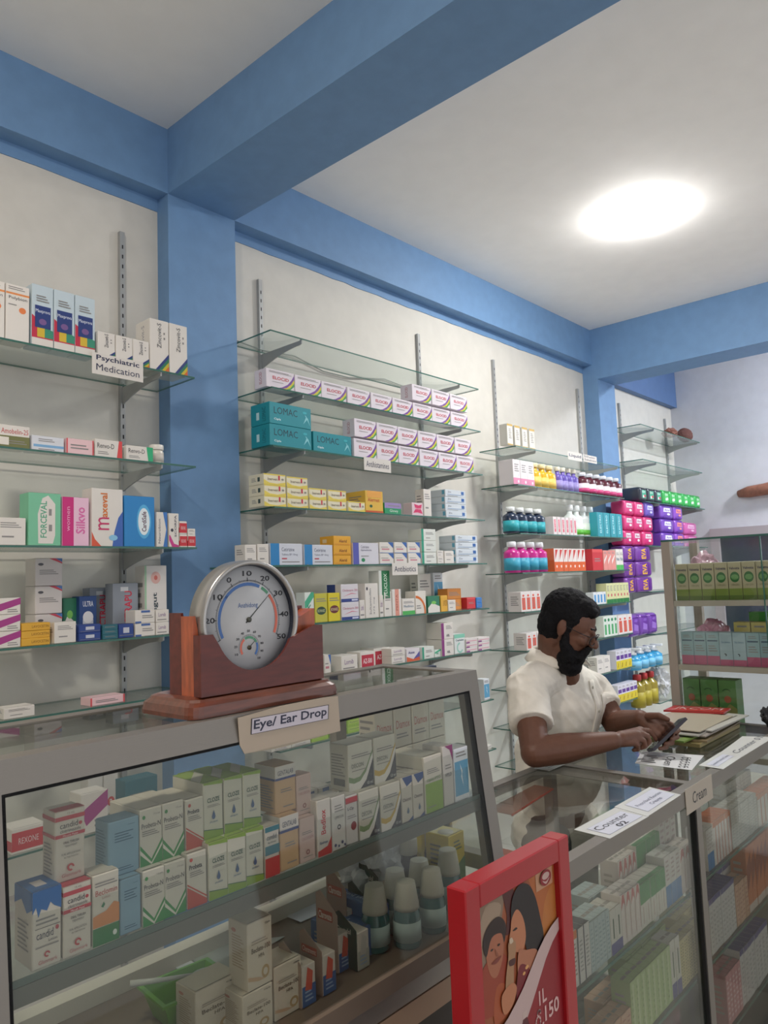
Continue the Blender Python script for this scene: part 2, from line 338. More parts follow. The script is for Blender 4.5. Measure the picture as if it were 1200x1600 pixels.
DES = {
'polybion': ('#e6e1da', [('r', 0, .82, 1, .855, '#e89455'), FL(.1, .9, .8, .97, 2), T('Polybion', .12, .72, .9, .79), ('e', .7, .56, .15, .055, '#e8854c'), FL(.1, .62, .45, .66, 1)], {}),
'maxprem': ('#c6d6de', [('p', [(0, 0), (1, 0), (1, .28), (0, .42)], '#3c8f74'), ('p', [(0, .1), (.33, .1), (.33, .42), (0, .5)], '#c4334a'), ('p', [(.25, .1), (.6, .1), (.6, .38), (.25, .42)], '#d8b83c'), ('r', 0, 0, 1, .13, W_), ('r', 0, .13, 1, .15, '#c4334a'), ('r', .14, .3, .88, .66, '#2c3f7c'), T('Maxpreva', .17, .53, .85, .6, '#e8eef8'), ('e', .5, .4, .18, .05, '#7a5a90'), FL(.2, .72, .8, .84, 3)], {}),
'zinco': (W_, rb(.25, 0, 1, .36) + [T('Zincovit-S', .38, .45, .6, .93, '#23273c', 1), FL(.72, .6, .8, .8, 2)], {'s': [T('Zincovit-S', .4, .3, .6, .9, '#8a8a94', 1)]}),
'amob': (W_, [('r', 0, 0, 1, .52, '#77794a'), T('Amobelin-25', .05, .62, .95, .85, '#c44a4a'), FL(.3, .15, .9, .35, 2), ('r', .0, .1, .3, .45, '#e8e2d8')], {}),
'paleblue': ('#dadde4', [('r', .05, .25, 1, .42, '#7fb0d8'), FL(.2, .6, .7, .85, 2), FL(.2, .05, .7, .18, 1)], {}),
'palepink': ('#ecc8cc', [('r', 0, 0, .05, 1, '#d8565c'), ('r', .95, 0, 1, 1, '#d8565c'), FL(.15, .3, .8, .7, 2)], {}),
'renred': (W_, [('p', [(.8, 0), (1, 0), (1, 1), (.88, 1)], '#de4c4c'), T('Renvo-D', .08, .5, .7, .78), FL(.1, .15, .5, .35, 2)], {}),
'rengreen': (W_, [('p', [(.82, 0), (1, 0), (1, 1), (.75, 1)], '#2fae78'), T('Renvo-D', .08, .5, .68, .8), FL(.1, .15, .5, .35, 2)], {}),
'plainw': (W_, [FL(.15, .62, .85, .85, 3), FL(.2, .25, .6, .38, 1)], {'s': [FL(.2, .5, .8, .8, 3)]}),
'forceval': ('#7cc4a0', [('p', [(.3, .04), (.75, .04), (.82, .2), (.82, .8), (.6, .96), (.42, .9), (.28, .6)], W_), T('FORCEVAL', .36, .15, .56, .85, '#5aa886', 1), FL(.62, .2, .72, .8, 2)], {}),
'pinkv': ('#ecc2d8', [('r', 0, 0, .42, 1, '#cc2a7c'), T('Silkvo', .5, .25, .85, .8, '#dc6aa8', 1), T('women', .18, .3, .28, .8, '#f0b0d0', 1)], {}),
'maxeval': (W_, [('p', [(.65, 0), (1, 0), (1, .62), (.85, .5), (.72, .25)], '#3e66b4'), ('p', [(0, 0), (.3, 0), (.1, .12), (0, .25)], '#d8583c'), T('m', .2, .28, .55, .5, '#c8386a', 1), T('axeval', .28, .5, .5, .92, '#d8762c', 1), ('e', .68, .15, .14, .05, '#8ac4e4')], {}),
'cardi': ('#2d86c8', [('e', .64, .5, .24, .34, '#58b0e0'), ('e', .64, .5, .19, .27, '#e4eef2'), T('CardiSafe', .57, .3, .72, .7, '#5a3048', 1)], {}),
'neurob': (W_, [('p', [(.6, 0), (1, 0), (1, 1), (.6, 1), (.9, .5)], '#3f78c0'), T('Neurobion', .15, .1, .35, .8, '#2b3a5a', 1)], {}),
'curvem': (W_, [('p', [(0, .35), (.1, .35), (.5, .1), (1, .05), (1, 0), (.3, 0), (.0, .2)], '#c83c88'), T('SCORPA', .55, .3, .75, .95, '#555560', 1), ('e', .3, .5, .14, .05, '#3a3a44')], {}),
'redw': (W_, [('r', 0, .1, 1, .85, '#c8323c'), T('REXONE', .2, .35, .8, .6, '#f0d8d8')], {'s': [('r', 0, .1, 1, .5, '#c8323c')]}),
'purpw': (W_, [('p', [(0, .55), (1, 1), (1, .6), (.2, .2)], '#a83c88'), FL(.5, .1, .9, .35, 2)], {}),
'cornerred': ('#d6d0ce', [('p', [(.5, 1), (.75, 1), (1, .85), (1, .8)], '#c8485a'), ('p', [(.75, 1), (1, 1), (1, .86)], '#4a78b8'), ('e', .2, .78, .1, .05, '#55555c'), FL(.15, .4, .85, .6, 3)], {}),
'yellowb': ('#e0ac3c', [T('LAVOCETIN', .35, .35, .95, .7, '#8a5a1c')], {}),
'navyw': ('#2c468c', [('r', .3, .35, .7, .75, '#c8ccd8'), FL(.05, .15, .95, .25, 1)], {}),
'tealb': ('#2e6a78', [FL(.15, .4, .85, .7, 2)], {}),
'whiteblue': (W_, [('r', .3, .8, .75, .97, '#4a6aa8'), FL(.35, .35, .9, .65, 2), ('r', 0, 0, .3, .15, '#4a6aa8')], {}),
'whitep': (W_, [T('Lornib', .2, .45, .75, .75, '#7a4a8c'), FL(.1, .12, .8, .3, 1)], {}),
'greenw': ('#2f7a5c', [('p', [(0, 0), (1, 0), (1, .35), (.6, .5), (.3, .55), (0, .3)], W_), ('e', .5, .6, .2, .1, '#7ac05a')], {}),
'navyt': ('#2a4a84', [('r', .2, 0, .8, .45, '#c8ced8'), ('e', .5, .5, .3, .14, '#e6e6ea'), T('ULTRA', .2, .75, .8, .88, '#d8dce8')], {}),
'greyred': ('#8b929c', [T('ACTRAPU', .45, .1, .75, .85, '#c42c44', 1), ('r', .3, .85, .6, .93, '#c8ccd0')], {}),
'pregut': ('#d8d4d0', [('e', .5, .82, .22, .09, '#dcb0a8'), ('e', .5, .82, .08, .035, '#c86a60'), T('Pregut', .35, .15, .6, .6, '#33434c', 1), ('r', 0, .0, .08, 1, '#9ac0a0')], {'s': [FL(.2, .2, .8, .8, 4)]}),
'tallred': ('#dcd8d4', [('e', .5, .25, .25, .1, '#c83c3c'), T('a', .4, .2, .6, .3, '#f0f0f0')], {}),
'elocid': ('#e4dce4', [('p', [(.35, 0), (.55, .1), (.75, .3), (.9, .6), (1, .9), (1, .55), (.85, .25), (.65, .05), (.55, 0)], '#7a4aa0'), ('p', [(.52, 0), (.72, .12), (.88, .36), (1, .66), (1, .45), (.85, .15), (.68, 0)], '#d8c832'), ('p', [(.66, 0), (.84, .14), (1, .46), (1, .28), (.86, .06), (.8, 0)], '#4aa050'), T('ELOCID', .22, .46, .8, .64, '#c83a4c'), FL(.1, .8, .9, .92, 2), FL(.2, .3, .6, .36, 1)], {'s': [T('ELOCID', .4, .2, .62, .85, '#c08a94', 1)]}),
'lomac': ('#1f8f9c', [T('LOMAC', .1, .48, .66, .8, '#123c46'), T('Cipla', .1, .16, .26, .28, '#d8eef0'), ('p', [(.8, .2), (.88, .6), (.84, .66), (.92, .5), (.97, .15), (.9, .45)], '#8ad0d8'), ('e', .84, .75, .05, .06, '#3ab0bc')], {'s': [('r', .3, .25, .45, .6, '#bfe0e4'), T('LOMAC', .6, .15, .8, .8, '#14646e', 1)]}),
'inerv': ('#e6dfc4', [('p', [(0, 0), (1, 0), (1, .3), (.6, .12), (.25, .18), (0, .45)], '#e4cf5c'), ('r', 0, .88, 1, 1, '#e4cf5c'), T('Inerven', .18, .4, .62, .66, '#5a4a30'), ('r', .66, .45, .74, .9, '#c8384a'), ('e', .86, .55, .06, .1, '#9a9488')], {'s': [FL(.2, .3, .5, .7, 3), ('r', .6, .3, .75, .7, '#3c5048')]}),
'orangebox': ('#e2b84c', [('r', 0, .0, 1, .1, '#c85a2c'), T('Alerrest', .12, .5, .8, .68, '#c86430'), ('e', .3, .3, .08, .07, '#2a5a3a'), ('r', .1, .7, .9, 1, '#e8a850')], {'s': [FL(.2, .4, .8, .8, 4)]}),
'purpleg': ('#2f9a68', [('r', 0, .52, 1, 1, '#a08ac0'), T('Glowy', .3, .1, .8, .42, '#e8f0e8'), FL(.2, .65, .9, .85, 1)], {}),
'pinkm': ('#e4ccd4', [('p', [(.1, .2), (.3, .5), (.2, .9), (.6, .8), (.9, .9), (.8, .5), (.95, .15), (.5, .25)], '#d8386c'), T('Bonjela', .3, .45, .85, .62, '#f4e4ea')], {}),
'bluesq': ('#d3dbe2', [('r', .78, .4, .92, .85, '#2c62a8'), T('Zin', .12, .55, .28, .8, '#33445c'), ('r', .1, .28, .9, .34, '#5a8ab8'), FL(.1, .08, .6, .2, 1)], {'s': [('r', .8, .3, .95, .9, '#6ab0cc')]}),
'cetri': ('#d6dae4', [('r', 0, 0, .27, 1, '#2f86c4'), T('Cetirizine', .34, .64, .74, .82, '#59607a'), T('Tablets BP 10mg', .34, .42, .84, .54, '#6a7088'), FL(.34, .1, .9, .2, 1), ('r', .34, .27, .5, .33, '#b84a5a')], {'s': [FL(.2, .2, .8, .85, 5)]}),
'cetri2': ('#dcdbe4', [('r', 0, 0, .22, 1, '#5a5fb4'), T('Cetirizine', .3, .75, .62, .88, '#6a6a80'), T('Hydrochloride', .3, .6, .72, .7, '#8a8aa0'), ('e', .38, .2, .07, .09, '#2a8a5a'), FL(.3, .35, .6, .42, 1)], {}),
'alerid': ('#e6aa34', [T('Alerid', .3, .3, .75, .62, '#7c3c1c'), ('r', .05, .1, .95, .16, '#d88a28')], {'s': [('r', .2, .3, .5, .7, '#e8cfa0')]}),
'bluecor': (W_, [('p', [(.6, 1), (1, 1), (1, .45)], '#3f6ab0'), ('r', .15, .3, .7, .42, '#c8808c'), FL(.1, .5, .6, .62, 1), ('r', 0, 0, 1, .06, '#8a9ac0')], {}),
'greenband': ('#dfe2dc', [('r', 0, 0, .15, 1, '#2c9a7c'), FL(.3, .5, .85, .75, 2), FL(.3, .15, .6, .3, 1)], {}),
'whitegreen': ('#dfe6e0', [('p', [(0, .7), (.7, 1), (1, 1), (1, .85), (.2, .5), (0, .5)], '#4ab08a'), T('K', .3, .35, .7, .6, '#2a8a6a')], {}),
'yellowgreen': ('#c6c048', [('e', .5, .4, .38, .14, '#2c4a3c'), T('BONNIES', .2, .35, .8, .45, '#d8e0b0'), FL(.1, .7, .9, .85, 2)], {}),
'yellowred': ('#dccc2e', [('e', .5, .42, .38, .14, '#6a2c34'), T('BONNIES', .2, .37, .8, .47, '#e8d8b0'), FL(.1, .7, .9, .85, 2)], {}),
'clinda': ('#dcd8de', [('r', 0, 0, 1, .18, '#33468c'), T('Clindamycin 300', .08, .55, .95, .72, '#c05a78'), ('p', [(.1, .3), (.6, .45), (.95, .42), (.6, .5)], '#d87a90'), ('r', .6, .05, .95, .14, '#d8dcf0')], {'s': [('r', 0, 0, .6, 1, '#33468c')]}),
'vtext': (W_, [T('Sultamicillin', .3, .1, .45, .85, '#3a3a48', 1), T('375 mg', .6, .1, .72, .6, '#5a5a68', 1), ('e', .15, .85, .06, .05, '#3a3a48')], {}),
'fluclox': ('#dfe2dc', [('r', .25, 0, 1, 1, '#2a7a4c'), T('FLUCLOX', .45, .1, .75, .9, '#d8e8d8', 1)], {}),
'pinkside': ('#e4ded8', [('r', .3, 0, .75, 1, '#e09a88'), T('PENTA', .4, .2, .6, .8, '#a05048', 1)], {}),
'whitegreen2': (W_, [('r', 0, 0, 1, .24, '#52b45c'), T('Medlinex', .1, .45, .9, .6, '#3a6a8a'), FL(.1, .7, .9, .85, 2)], {}),
'orarc': ('#e2ddd4', [('a', .0, .1, .8, .95, -10, 88, '#d8702c'), FL(.1, .2, .5, .4, 2)], {}),
'bluewater': ('#dfe3e8', [('r', .04, .1, .96, .75, '#5ca4cc'), ('p', [(.4, .7), (.5, .5), (.45, .45), (.6, .25), (.52, .48), (.56, .55)], '#e4f0f4'), FL(.15, .82, .85, .94, 2)], {}),
'orangep': ('#d88a3a', [FL(.1, .3, .9, .7, 3)], {}), 'redp': ('#c8323a', [FL(.2, .4, .8, .6, 2), ('r', 0, .85, 1, 1, '#d85050')], {}), 'bluep': ('#3a7cc4', [FL(.2, .4, .8, .6, 1)], {}),
'az': (W_, [('r', .08, .0, .92, .82, '#c03448'), T('AZ-500', .18, .3, .8, .6, '#f0dce0')], {'s': [FL(.2, .3, .8, .7, 3)]}),
'azee': ('#e0dade', [('p', [(0, 0), (1, 0), (1, .3), (.5, .15), (0, .4)], '#d8623c'), ('p', [(.5, .15), (1, .3), (1, .75)], '#5c5aa0'), T('Azee', .12, .6, .6, .82, '#50508c')], {}),
'magw': (W_, [('r', .0, 0, .22, 1, '#8c3a80'), FL(.4, .6, .9, .85, 3), T('ABL', .4, .15, .7, .3, '#666670')], {}),
'cephal': ('#dfe4e2', [('r', 0, .8, 1, 1, '#8ad0b8'), T('Cephalex', .12, .62, .9, .74, '#3a5a6a'), ('a', .5, .3, .2, .3, 90, 330, '#9ad0c0')], {}),
'pinkw': ('#e0dad8', [('r', .05, .4, .95, .55, '#d88aa0'), ('r', 0, 0, .3, .3, '#8a3a88')], {}),
'lime': ('#a4cc3c', [('r', .1, .35, .9, .8, '#bcd85c'), T('Kemotrol', .15, .45, .85, .7, '#2c6a3c')], {}),
'slimgold': ('#e4e1d8', [('r', 0, .9, 1, 1, '#c8a85c'), ('r', 0, 0, 1, .06, '#c8a85c'), FL(.25, .3, .75, .8, 6)], {}),
'pinkfoot': ('#e6e0e2', [('r', 0, 0, 1, .26, '#d884a8'), ('e', .7, .12, .12, .06, '#f0dce4'), FL(.2, .5, .8, .85, 4), ('p', [(.6, .3), (.75, .34), (.85, .5), (.78, .35)], '#7a88c0')], {}),
'pinkslim': ('#e2dada', [('r', .25, .15, .75, .85, '#d86a7c'), T('Sun', .35, .3, .65, .8, '#f0dce0', 1)], {}),
'tealb2': ('#2f9cab', [T('ELECTRO', .4, .15, .65, .9, '#bfe8ec', 1), ('r', 0, 0, .1, 1, '#2a8494')], {}),
'orangered': ('#e4dcd8', [('r', 0, 0, 1, .42, '#dc6430'), ('p', [(.2, .5), (.8, .9), (.9, .95), (.3, .95)], '#c83c34'), ('e', .5, .22, .14, .06, '#f0e0d8')], {'s': [('r', 0, 0, 1, .5, '#dc6430'), ('r', 0, .5, 1, 1, '#e07850')]}),
'orangered2': ('#e0928a', [('p', [(.1, .3), (.9, .7), (.9, .8), (.1, .5)], '#e8dcd8'), FL(.2, .82, .8, .94, 2)], {}),
'redslim': ('#e4dedc', [('r', .2, .1, .85, .7, '#d85c48'), ('e', .5, .8, .2, .06, '#d85c48'), FL(.4, .2, .6, .6, 4)], {'s': [FL(.2, .3, .8, .8, 5)]}),
'blueslim': ('#e0e4e8', [('r', .3, .15, .8, .8, '#4a94cc')], {}),
'yellowgw': ('#d6d8a4', [('r', 0, 0, 1, .2, '#2e7c44'), ('e', .5, .4, .2, .08, '#c8606a'), FL(.2, .6, .8, .9, 4)], {}),
'greenslim': ('#dfe6de', [('r', .25, .1, .8, .6, '#52a86c'), ('e', .5, .82, .3, .08, '#2e8a5a')], {}),
'purpyel': ('#dedde8', [('r', 0, 0, 1, .45, '#ddc92c'), ('r', .1, .52, .95, .74, '#643c94'), ('p', [(.3, .1), (.5, .35), (.6, .3), (.45, .08)], '#8a6a20'), FL(.2, .82, .8, .95, 2)], {}),
'lotion': ('#d4cdc2', [('p', [(0, .72), (.12, .8), (.2, .66), (.3, .76), (.5, .72), (.62, .82), (.75, .76), (1, .7), (1, 1), (0, 1)], '#2f66a4'), FL(.12, .55, .88, .66, 2), T('candid', .14, .38, .72, .48, '#363a50'), T('Lotion', .55, .32, .85, .36, '#363a50'), ('e', .85, .47, .06, .03, '#b84a54'), ('r', .08, .515, .95, .522, '#4a4a50'), FL(.1, .26, .9, .3, 1), ('a', .5, .17, .1, .05, 0, 300, '#b83c44'), T('Glenmark', .2, .06, .85, .11, '#b8606a')], {'s': [('p', [(0, .75), (.4, .85), (.7, .7), (1, .78), (1, 1), (0, 1)], '#2f66a4'), FL(.2, .2, .8, .6, 7)], 't': [('r', 0, 0, 1, 1, '#2f66a4'), ('r', .3, .3, .7, .7, '#cfc8c8')]}),
'mouth': ('#d2cbc0', [('r', 0, .86, 1, .92, '#bc4450'), ('r', 0, .62, 1, .67, '#bc4450'), T('15 mL', .4, .94, .65, .97, '#77706c'), T('candid', .15, .75, .75, .83, '#2f3040'), ('e', .84, .78, .06, .025, '#b83c4a'), T('clotrimazole', .15, .69, .85, .735, '#45454f'), T('Mouth Paint', .25, .63, .75, .66, '#ecd8d4'), T('ORAL THRUSH', .25, .53, .78, .565, '#4a4a52'), T('TREATMENT', .3, .48, .72, .51, '#4a4a52'), T('FOR APPLICATION', .2, .37, .82, .4, '#4a4a52'), T('IN THE MOUTH', .28, .325, .75, .35, '#4a4a52'), ('a', .5, .19, .12, .06, 0, 300, '#b83c44'), T('Glenmark', .2, .07, .85, .12, '#b8606a')], {'s': [('r', 0, .86, 1, .92, '#bc4450'), ('r', 0, .62, 1, .67, '#bc4450'), FL(.15, .1, .8, .55, 9)], 't': [('r', 0, 0, 1, .55, '#bc4450')]}),
'beclo': ('#d2ccc0', [('r', 0, 0, 1, .25, '#2f7a44'), ('p', [(0, .26), (1, .26), (1, .52), (.8, .56), (.5, .46), (.2, .44), (0, .42)], '#d08a54'), T('Beclomin', .1, .7, .92, .78, '#a84a48'), T('Lotion', .35, .64, .65, .68, '#8a6a68'), FL(.08, .82, .92, .9, 2), ('p', [(.3, .54), (.4, .6), (.45, .56), (.38, .52)], '#2f7a54'), ('e', .82, .12, .08, .04, '#d8e0d8')], {'s': [FL(.1, .3, .8, .8, 8)]}),
'bluebox': ('#84a6ba', [('l', .2, .6, .8, .8, 4, '#4c6f88'), ('l', .2, .08, .8, .16, 2, '#4c6f88'), ('l', .6, .88, .85, .9, 1, '#4c6f88')], {'s': [('l', .1, .2, .8, .85, 12, '#5c8098')]}),
'probn': ('#cfcabe', [('p', [(0, 0), (1, 0), (1, .42), (.98, .42), (.5, .1), (0, .38)], '#2f8a44'), ('p', [(0, .3), (.5, .04), (1, .36), (1, .3), (.5, 0), (0, .22)], '#dcd8cc'), T('Probeta-N', .06, .66, .92, .75, '#3c3c46'), ('e', .16, .86, .07, .035, '#3a8a4c'), T('7.5 ml', .6, .87, .88, .9, '#6a6a70'), FL(.08, .52, .85, .63, 3)], {'s': [FL(.1, .3, .8, .8, 7)]}),
'probr': ('#cfcabe', [('p', [(0, 0), (1, 0), (1, .08), (0, .4)], '#b8483c'), ('p', [(0, .46), (1, .14), (1, .11), (0, .43)], '#b8483c'), T('Probeta', .1, .7, .75, .79, '#3c3c46'), ('e', .2, .88, .08, .035, '#b84a44'), FL(.12, .56, .85, .67, 3)], {'s': [FL(.1, .3, .8, .8, 7)]}),
'cloze': ('#cdcabc', [('p', [(0, 0), (1, 0), (1, .1), (0, .17)], '#84a43c'), ('p', [(0, .18), (1, .115), (1, .1), (0, .165)], '#3a6a48'), ('p', [(0, 1), (1, 1), (1, .93), (0, .97)], '#84a43c'), T('CLOZE', .18, .64, .82, .72, '#3c5a50'), FL(.18, .55, .85, .6, 2), ('e', .5, .38, .09, .05, '#3a5c8c'), ('p', [(.42, .4), (.58, .4), (.5, .5)], '#3a5c8c'), T('EYE DROPS', .3, .27, .7, .3, '#5a7a9a')], {'t': [('r', 0, 0, 1, 1, '#9ab850'), ('p', [(0, .1), (1, .6), (1, .9), (0, .4)], '#d4d4c4')], 's': [FL(.1, .3, .8, .8, 6)]}),
'earbox': ('#cdc6bc', [('r', 0, 0, 1, .38, '#c23c3c'), ('r', 0, .44, 1, .62, '#2f7484'), T('candid', .12, .74, .8, .84, '#33485a'), T('Ear Drops', .2, .66, .75, .7, '#33485a'), ('r', 0, .9, 1, 1, '#2f7484')], {}),
'gental': ('#caa882', [('r', 0, .72, 1, 1, '#cfcac4'), ('r', 0, .7, 1, .75, '#3a4a84'), T('GENTALAB', .12, .8, .88, .9, '#3c4660'), FL(.25, .42, .8, .52, 2), FL(.35, .1, .85, .16, 1)], {'s': [('r', 0, .72, 1, 1, '#cfcac4'), ('r', 0, .7, 1, .75, '#3a4a84'), FL(.1, .1, .9, .6, 9)]}),
'pinkpale': ('#cdb4ac', [T('CHLOREXIN', .12, .5, .88, .57, '#a8747a'), FL(.15, .62, .8, .7, 2), ('a', .5, .22, .12, .06, 0, 360, '#9a6a68'), FL(.2, .1, .8, .14, 1)], {}),
'bedlox': ('#d2ccc4', [('p', [(0, 0), (1, 0), (1, .3), (.7, .15), (0, .1)], '#bc3c3c'), T('Bedlox', .25, .38, .6, .82, '#c03c44', 1), T('Eyedrops', .15, .2, .7, .26, '#3a5a8a')], {}),
'cipro': ('#d0ccc6', [T('CIPROCIN', .2, .58, .85, .63, '#3a3a42'), FL(.2, .7, .85, .85, 3), ('a', .5, .42, .13, .07, 0, 360, '#33333c'), ('e', .2, .1, .08, .03, '#3c4a70'), ('e', .45, .07, .06, .025, '#3c4a70'), ('e', .7, .12, .08, .03, '#3c4a70'), ('e', .88, .06, .06, .025, '#3c4a70')], {}),
'lcap': ('#d0cac6', [('r', 0, .84, 1, .96, '#b83c44'), T('L-Cip', .15, .68, .65, .76, '#4a4450'), ('e', .62, .36, .22, .09, '#8c2c34'), FL(.1, .52, .85, .6, 2)], {}),
'decong': ('#cdc9bc', wave('#7c9468') + [T('DECON', .12, .48, .6, .57, '#55605c'), FL(.12, .4, .7, .44, 1), FL(.12, .68, .9, .78, 2), T('10 ml', .72, .05, .95, .12, '#d8d8d4')], {'s': [FL(.1, .3, .8, .8, 8), ('r', .2, .1, .8, .25, '#6a6a68')]}),
'decony': ('#cdc9bc', wave('#c8a848') + [T('DECON', .12, .48, .6, .57, '#55605c'), FL(.12, .4, .7, .44, 1), FL(.12, .68, .9, .78, 2), T('10 ml', .72, .05, .95, .12, '#d8d8d4')], {'s': [FL(.1, .3, .8, .8, 8)]}),
'oxeno': ('#cfc9bc', [('p', [(.1, 1), (1, 1), (1, .86), (.5, .78)], '#3c5484'), ('p', [(.5, 0), (1, 0), (1, .1)], '#3c5484'), T('Oxeno', .1, .46, .85, .54, '#4a3c40'), ('e', .55, .22, .1, .045, '#4a6a8a'), ('p', [(.46, .24), (.64, .24), (.55, .33)], '#4a6a8a')], {}),
'greentall': ('#cfcabc', [('r', .04, .0, 1, .52, '#8cae44'), T('Optic-FTO', .12, .54, .9, .6, '#6a8a5a'), FL(.15, .68, .85, .78, 3), FL(.15, .08, .6, .12, 1)], {'s': [FL(.1, .3, .8, .8, 8)]}),
'whitemag': ('#cfcac4', [('p', [(.2, 1), (1, 1), (1, .7), (.7, .92)], '#8c3c70'), T('HYLO', .2, .48, .8, .54, '#44444c'), FL(.2, .6, .8, .7, 2)], {}),
'diamox': ('#d0c8b8', [T('Diamox', .12, .45, .9, .65, '#b86058'), FL(.12, .2, .8, .35, 2)], {'s': [FL(.1, .2, .9, .8, 4)]}),
'becl': ('#cbc0ae', [('e', .7, .2, .16, .1, '#b09468'), ('e', .7, .2, .09, .055, '#cbc0ae'), ('p', [(0, .22), (.4, .16), (.7, .1), (.4, .1), (0, .16)], '#c0a080'), T('Cipla', .7, .9, .92, .94, '#44403c'), T('Beclate-100', .14, .54, .9, .62, '#6c5c4c'), T('HFA', .42, .44, .66, .5, '#6c5c4c'), ('l', .14, .66, .8, .74, 2, '#a09484')], {'s': [('l', .2, .3, .8, .8, 12, '#a8947c'), ('e', .3, .85, .12, .03, '#b87868')]}),
'doxt': ('#34588c', [('r', .15, .25, .55, .7, '#c8cdd4'), ('l', .2, .3, .5, .6, 4, '#333333')], {'t': [T('Normyl Junior', .3, .05, .7, .95, '#b8c8d8', 1)], 's': [FL(.1, .3, .8, .7, 3)]}),
'yelbox': ('#dcc22a', [('p', [(.2, 0), (1, 0), (1, .6), (.6, .5), (.3, .3)], '#4c7a34'), ('l', .3, .72, .8, .9, 3, '#6a7a3a')], {'s': [('l', .2, .4, .8, .85, 6, '#6a6030')], 't': [('r', .05, .05, .95, .95, '#d4c890')]}),
}
def tube(base, its, top=None, side=None):
    return (base, its, {'t': top or [('l', .1, .3, .9, .7, 1, '#9a958e')], 's': side or [('l', .2, .2, .8, .8, 6, '#b0aaa2')]})
DES.update({
'ctube1': tube('#d8d2cc', [('r', 0, .85, 1, 1, '#d8783c'), ('l', .2, .2, .8, .8, 8, '#a08a80')]),
'ctube2': tube('#d0cdc8', [('r', 0, 0, .14, 1, '#3c3c50'), ('l', .3, .2, .8, .8, 8, '#a0a0a0')], [('r', 0, 0, 1, 1, '#5c5c60')]),
'ctube3': tube('#b4c2c2', [('l', .2, .1, .8, .9, 9, '#93a6ac')]),
'ctube4': tube('#d0ccc2', [('r', 0, 0, 1, .26, '#5a5490'), ('r', .4, .35, .6, .8, '#4a5a4c')]),
'ctube5': tube('#d8cdc6', [('p', [(0, .7), (.3, 1), (.7, 1), (.9, .75), (.5, .85)], '#c06060'), ('r', .75, .1, .85, .9, '#a88a84')]),
'ctube6': tube('#d4d0c6', [('r', 0, .55, 1, 1, '#2e8a48'), ('r', .4, .1, .55, .48, '#b8a8a0')], [('r', 0, 0, 1, .3, '#2e8a48')]),
'ctube7': tube('#d0ccc8', [('r', 0, 0, 1, .42, '#3478b4'), ('l', .2, .5, .8, .95, 5, '#b0a0a0')]),
'ctubeo': tube('#cda58c', [('l', .2, .1, .8, .9, 7, '#b07c68')]),
'ctubeg': tube('#b0c48e', [('r', .3, .05, .6, .95, '#c4d0a4'), ('l', .1, .1, .3, .9, 8, '#8aa46c')]),
'ctubed': tube('#c8bc8c', [('l', .2, .05, .4, .95, 14, '#7c7a50'), ('l', .6, .05, .8, .95, 14, '#7c7a50')]),
'ctuber': tube('#d6d0cc', [('r', .7, 0, .95, 1, '#c07a70'), ('r', 0, .88, 1, 1, '#d07850')], [('r', 0, 0, 1, 1, '#cc7048')]),
'ctubew': tube('#c2c2be', [('l', .2, .1, .8, .9, 10, '#a4a6a6')]),
'ctubev': tube('#cbc9c8', [('r', 0, .9, 1, 1, '#54508c'), ('l', .3, .1, .8, .8, 8, '#a8a4a8')], [('r', 0, 0, 1, 1, '#5c5890')]),
'ctubeb': tube('#c8764c', [('p', [(0, .3), (1, .6), (1, .9), (0, .7)], '#8c4434'), ('r', 0, 0, 1, .12, '#d0c4bc')]),
'ctubep': tube('#c88a90', [('l', .2, .1, .8, .9, 8, '#e0c0c0')]),
})
MC = {}
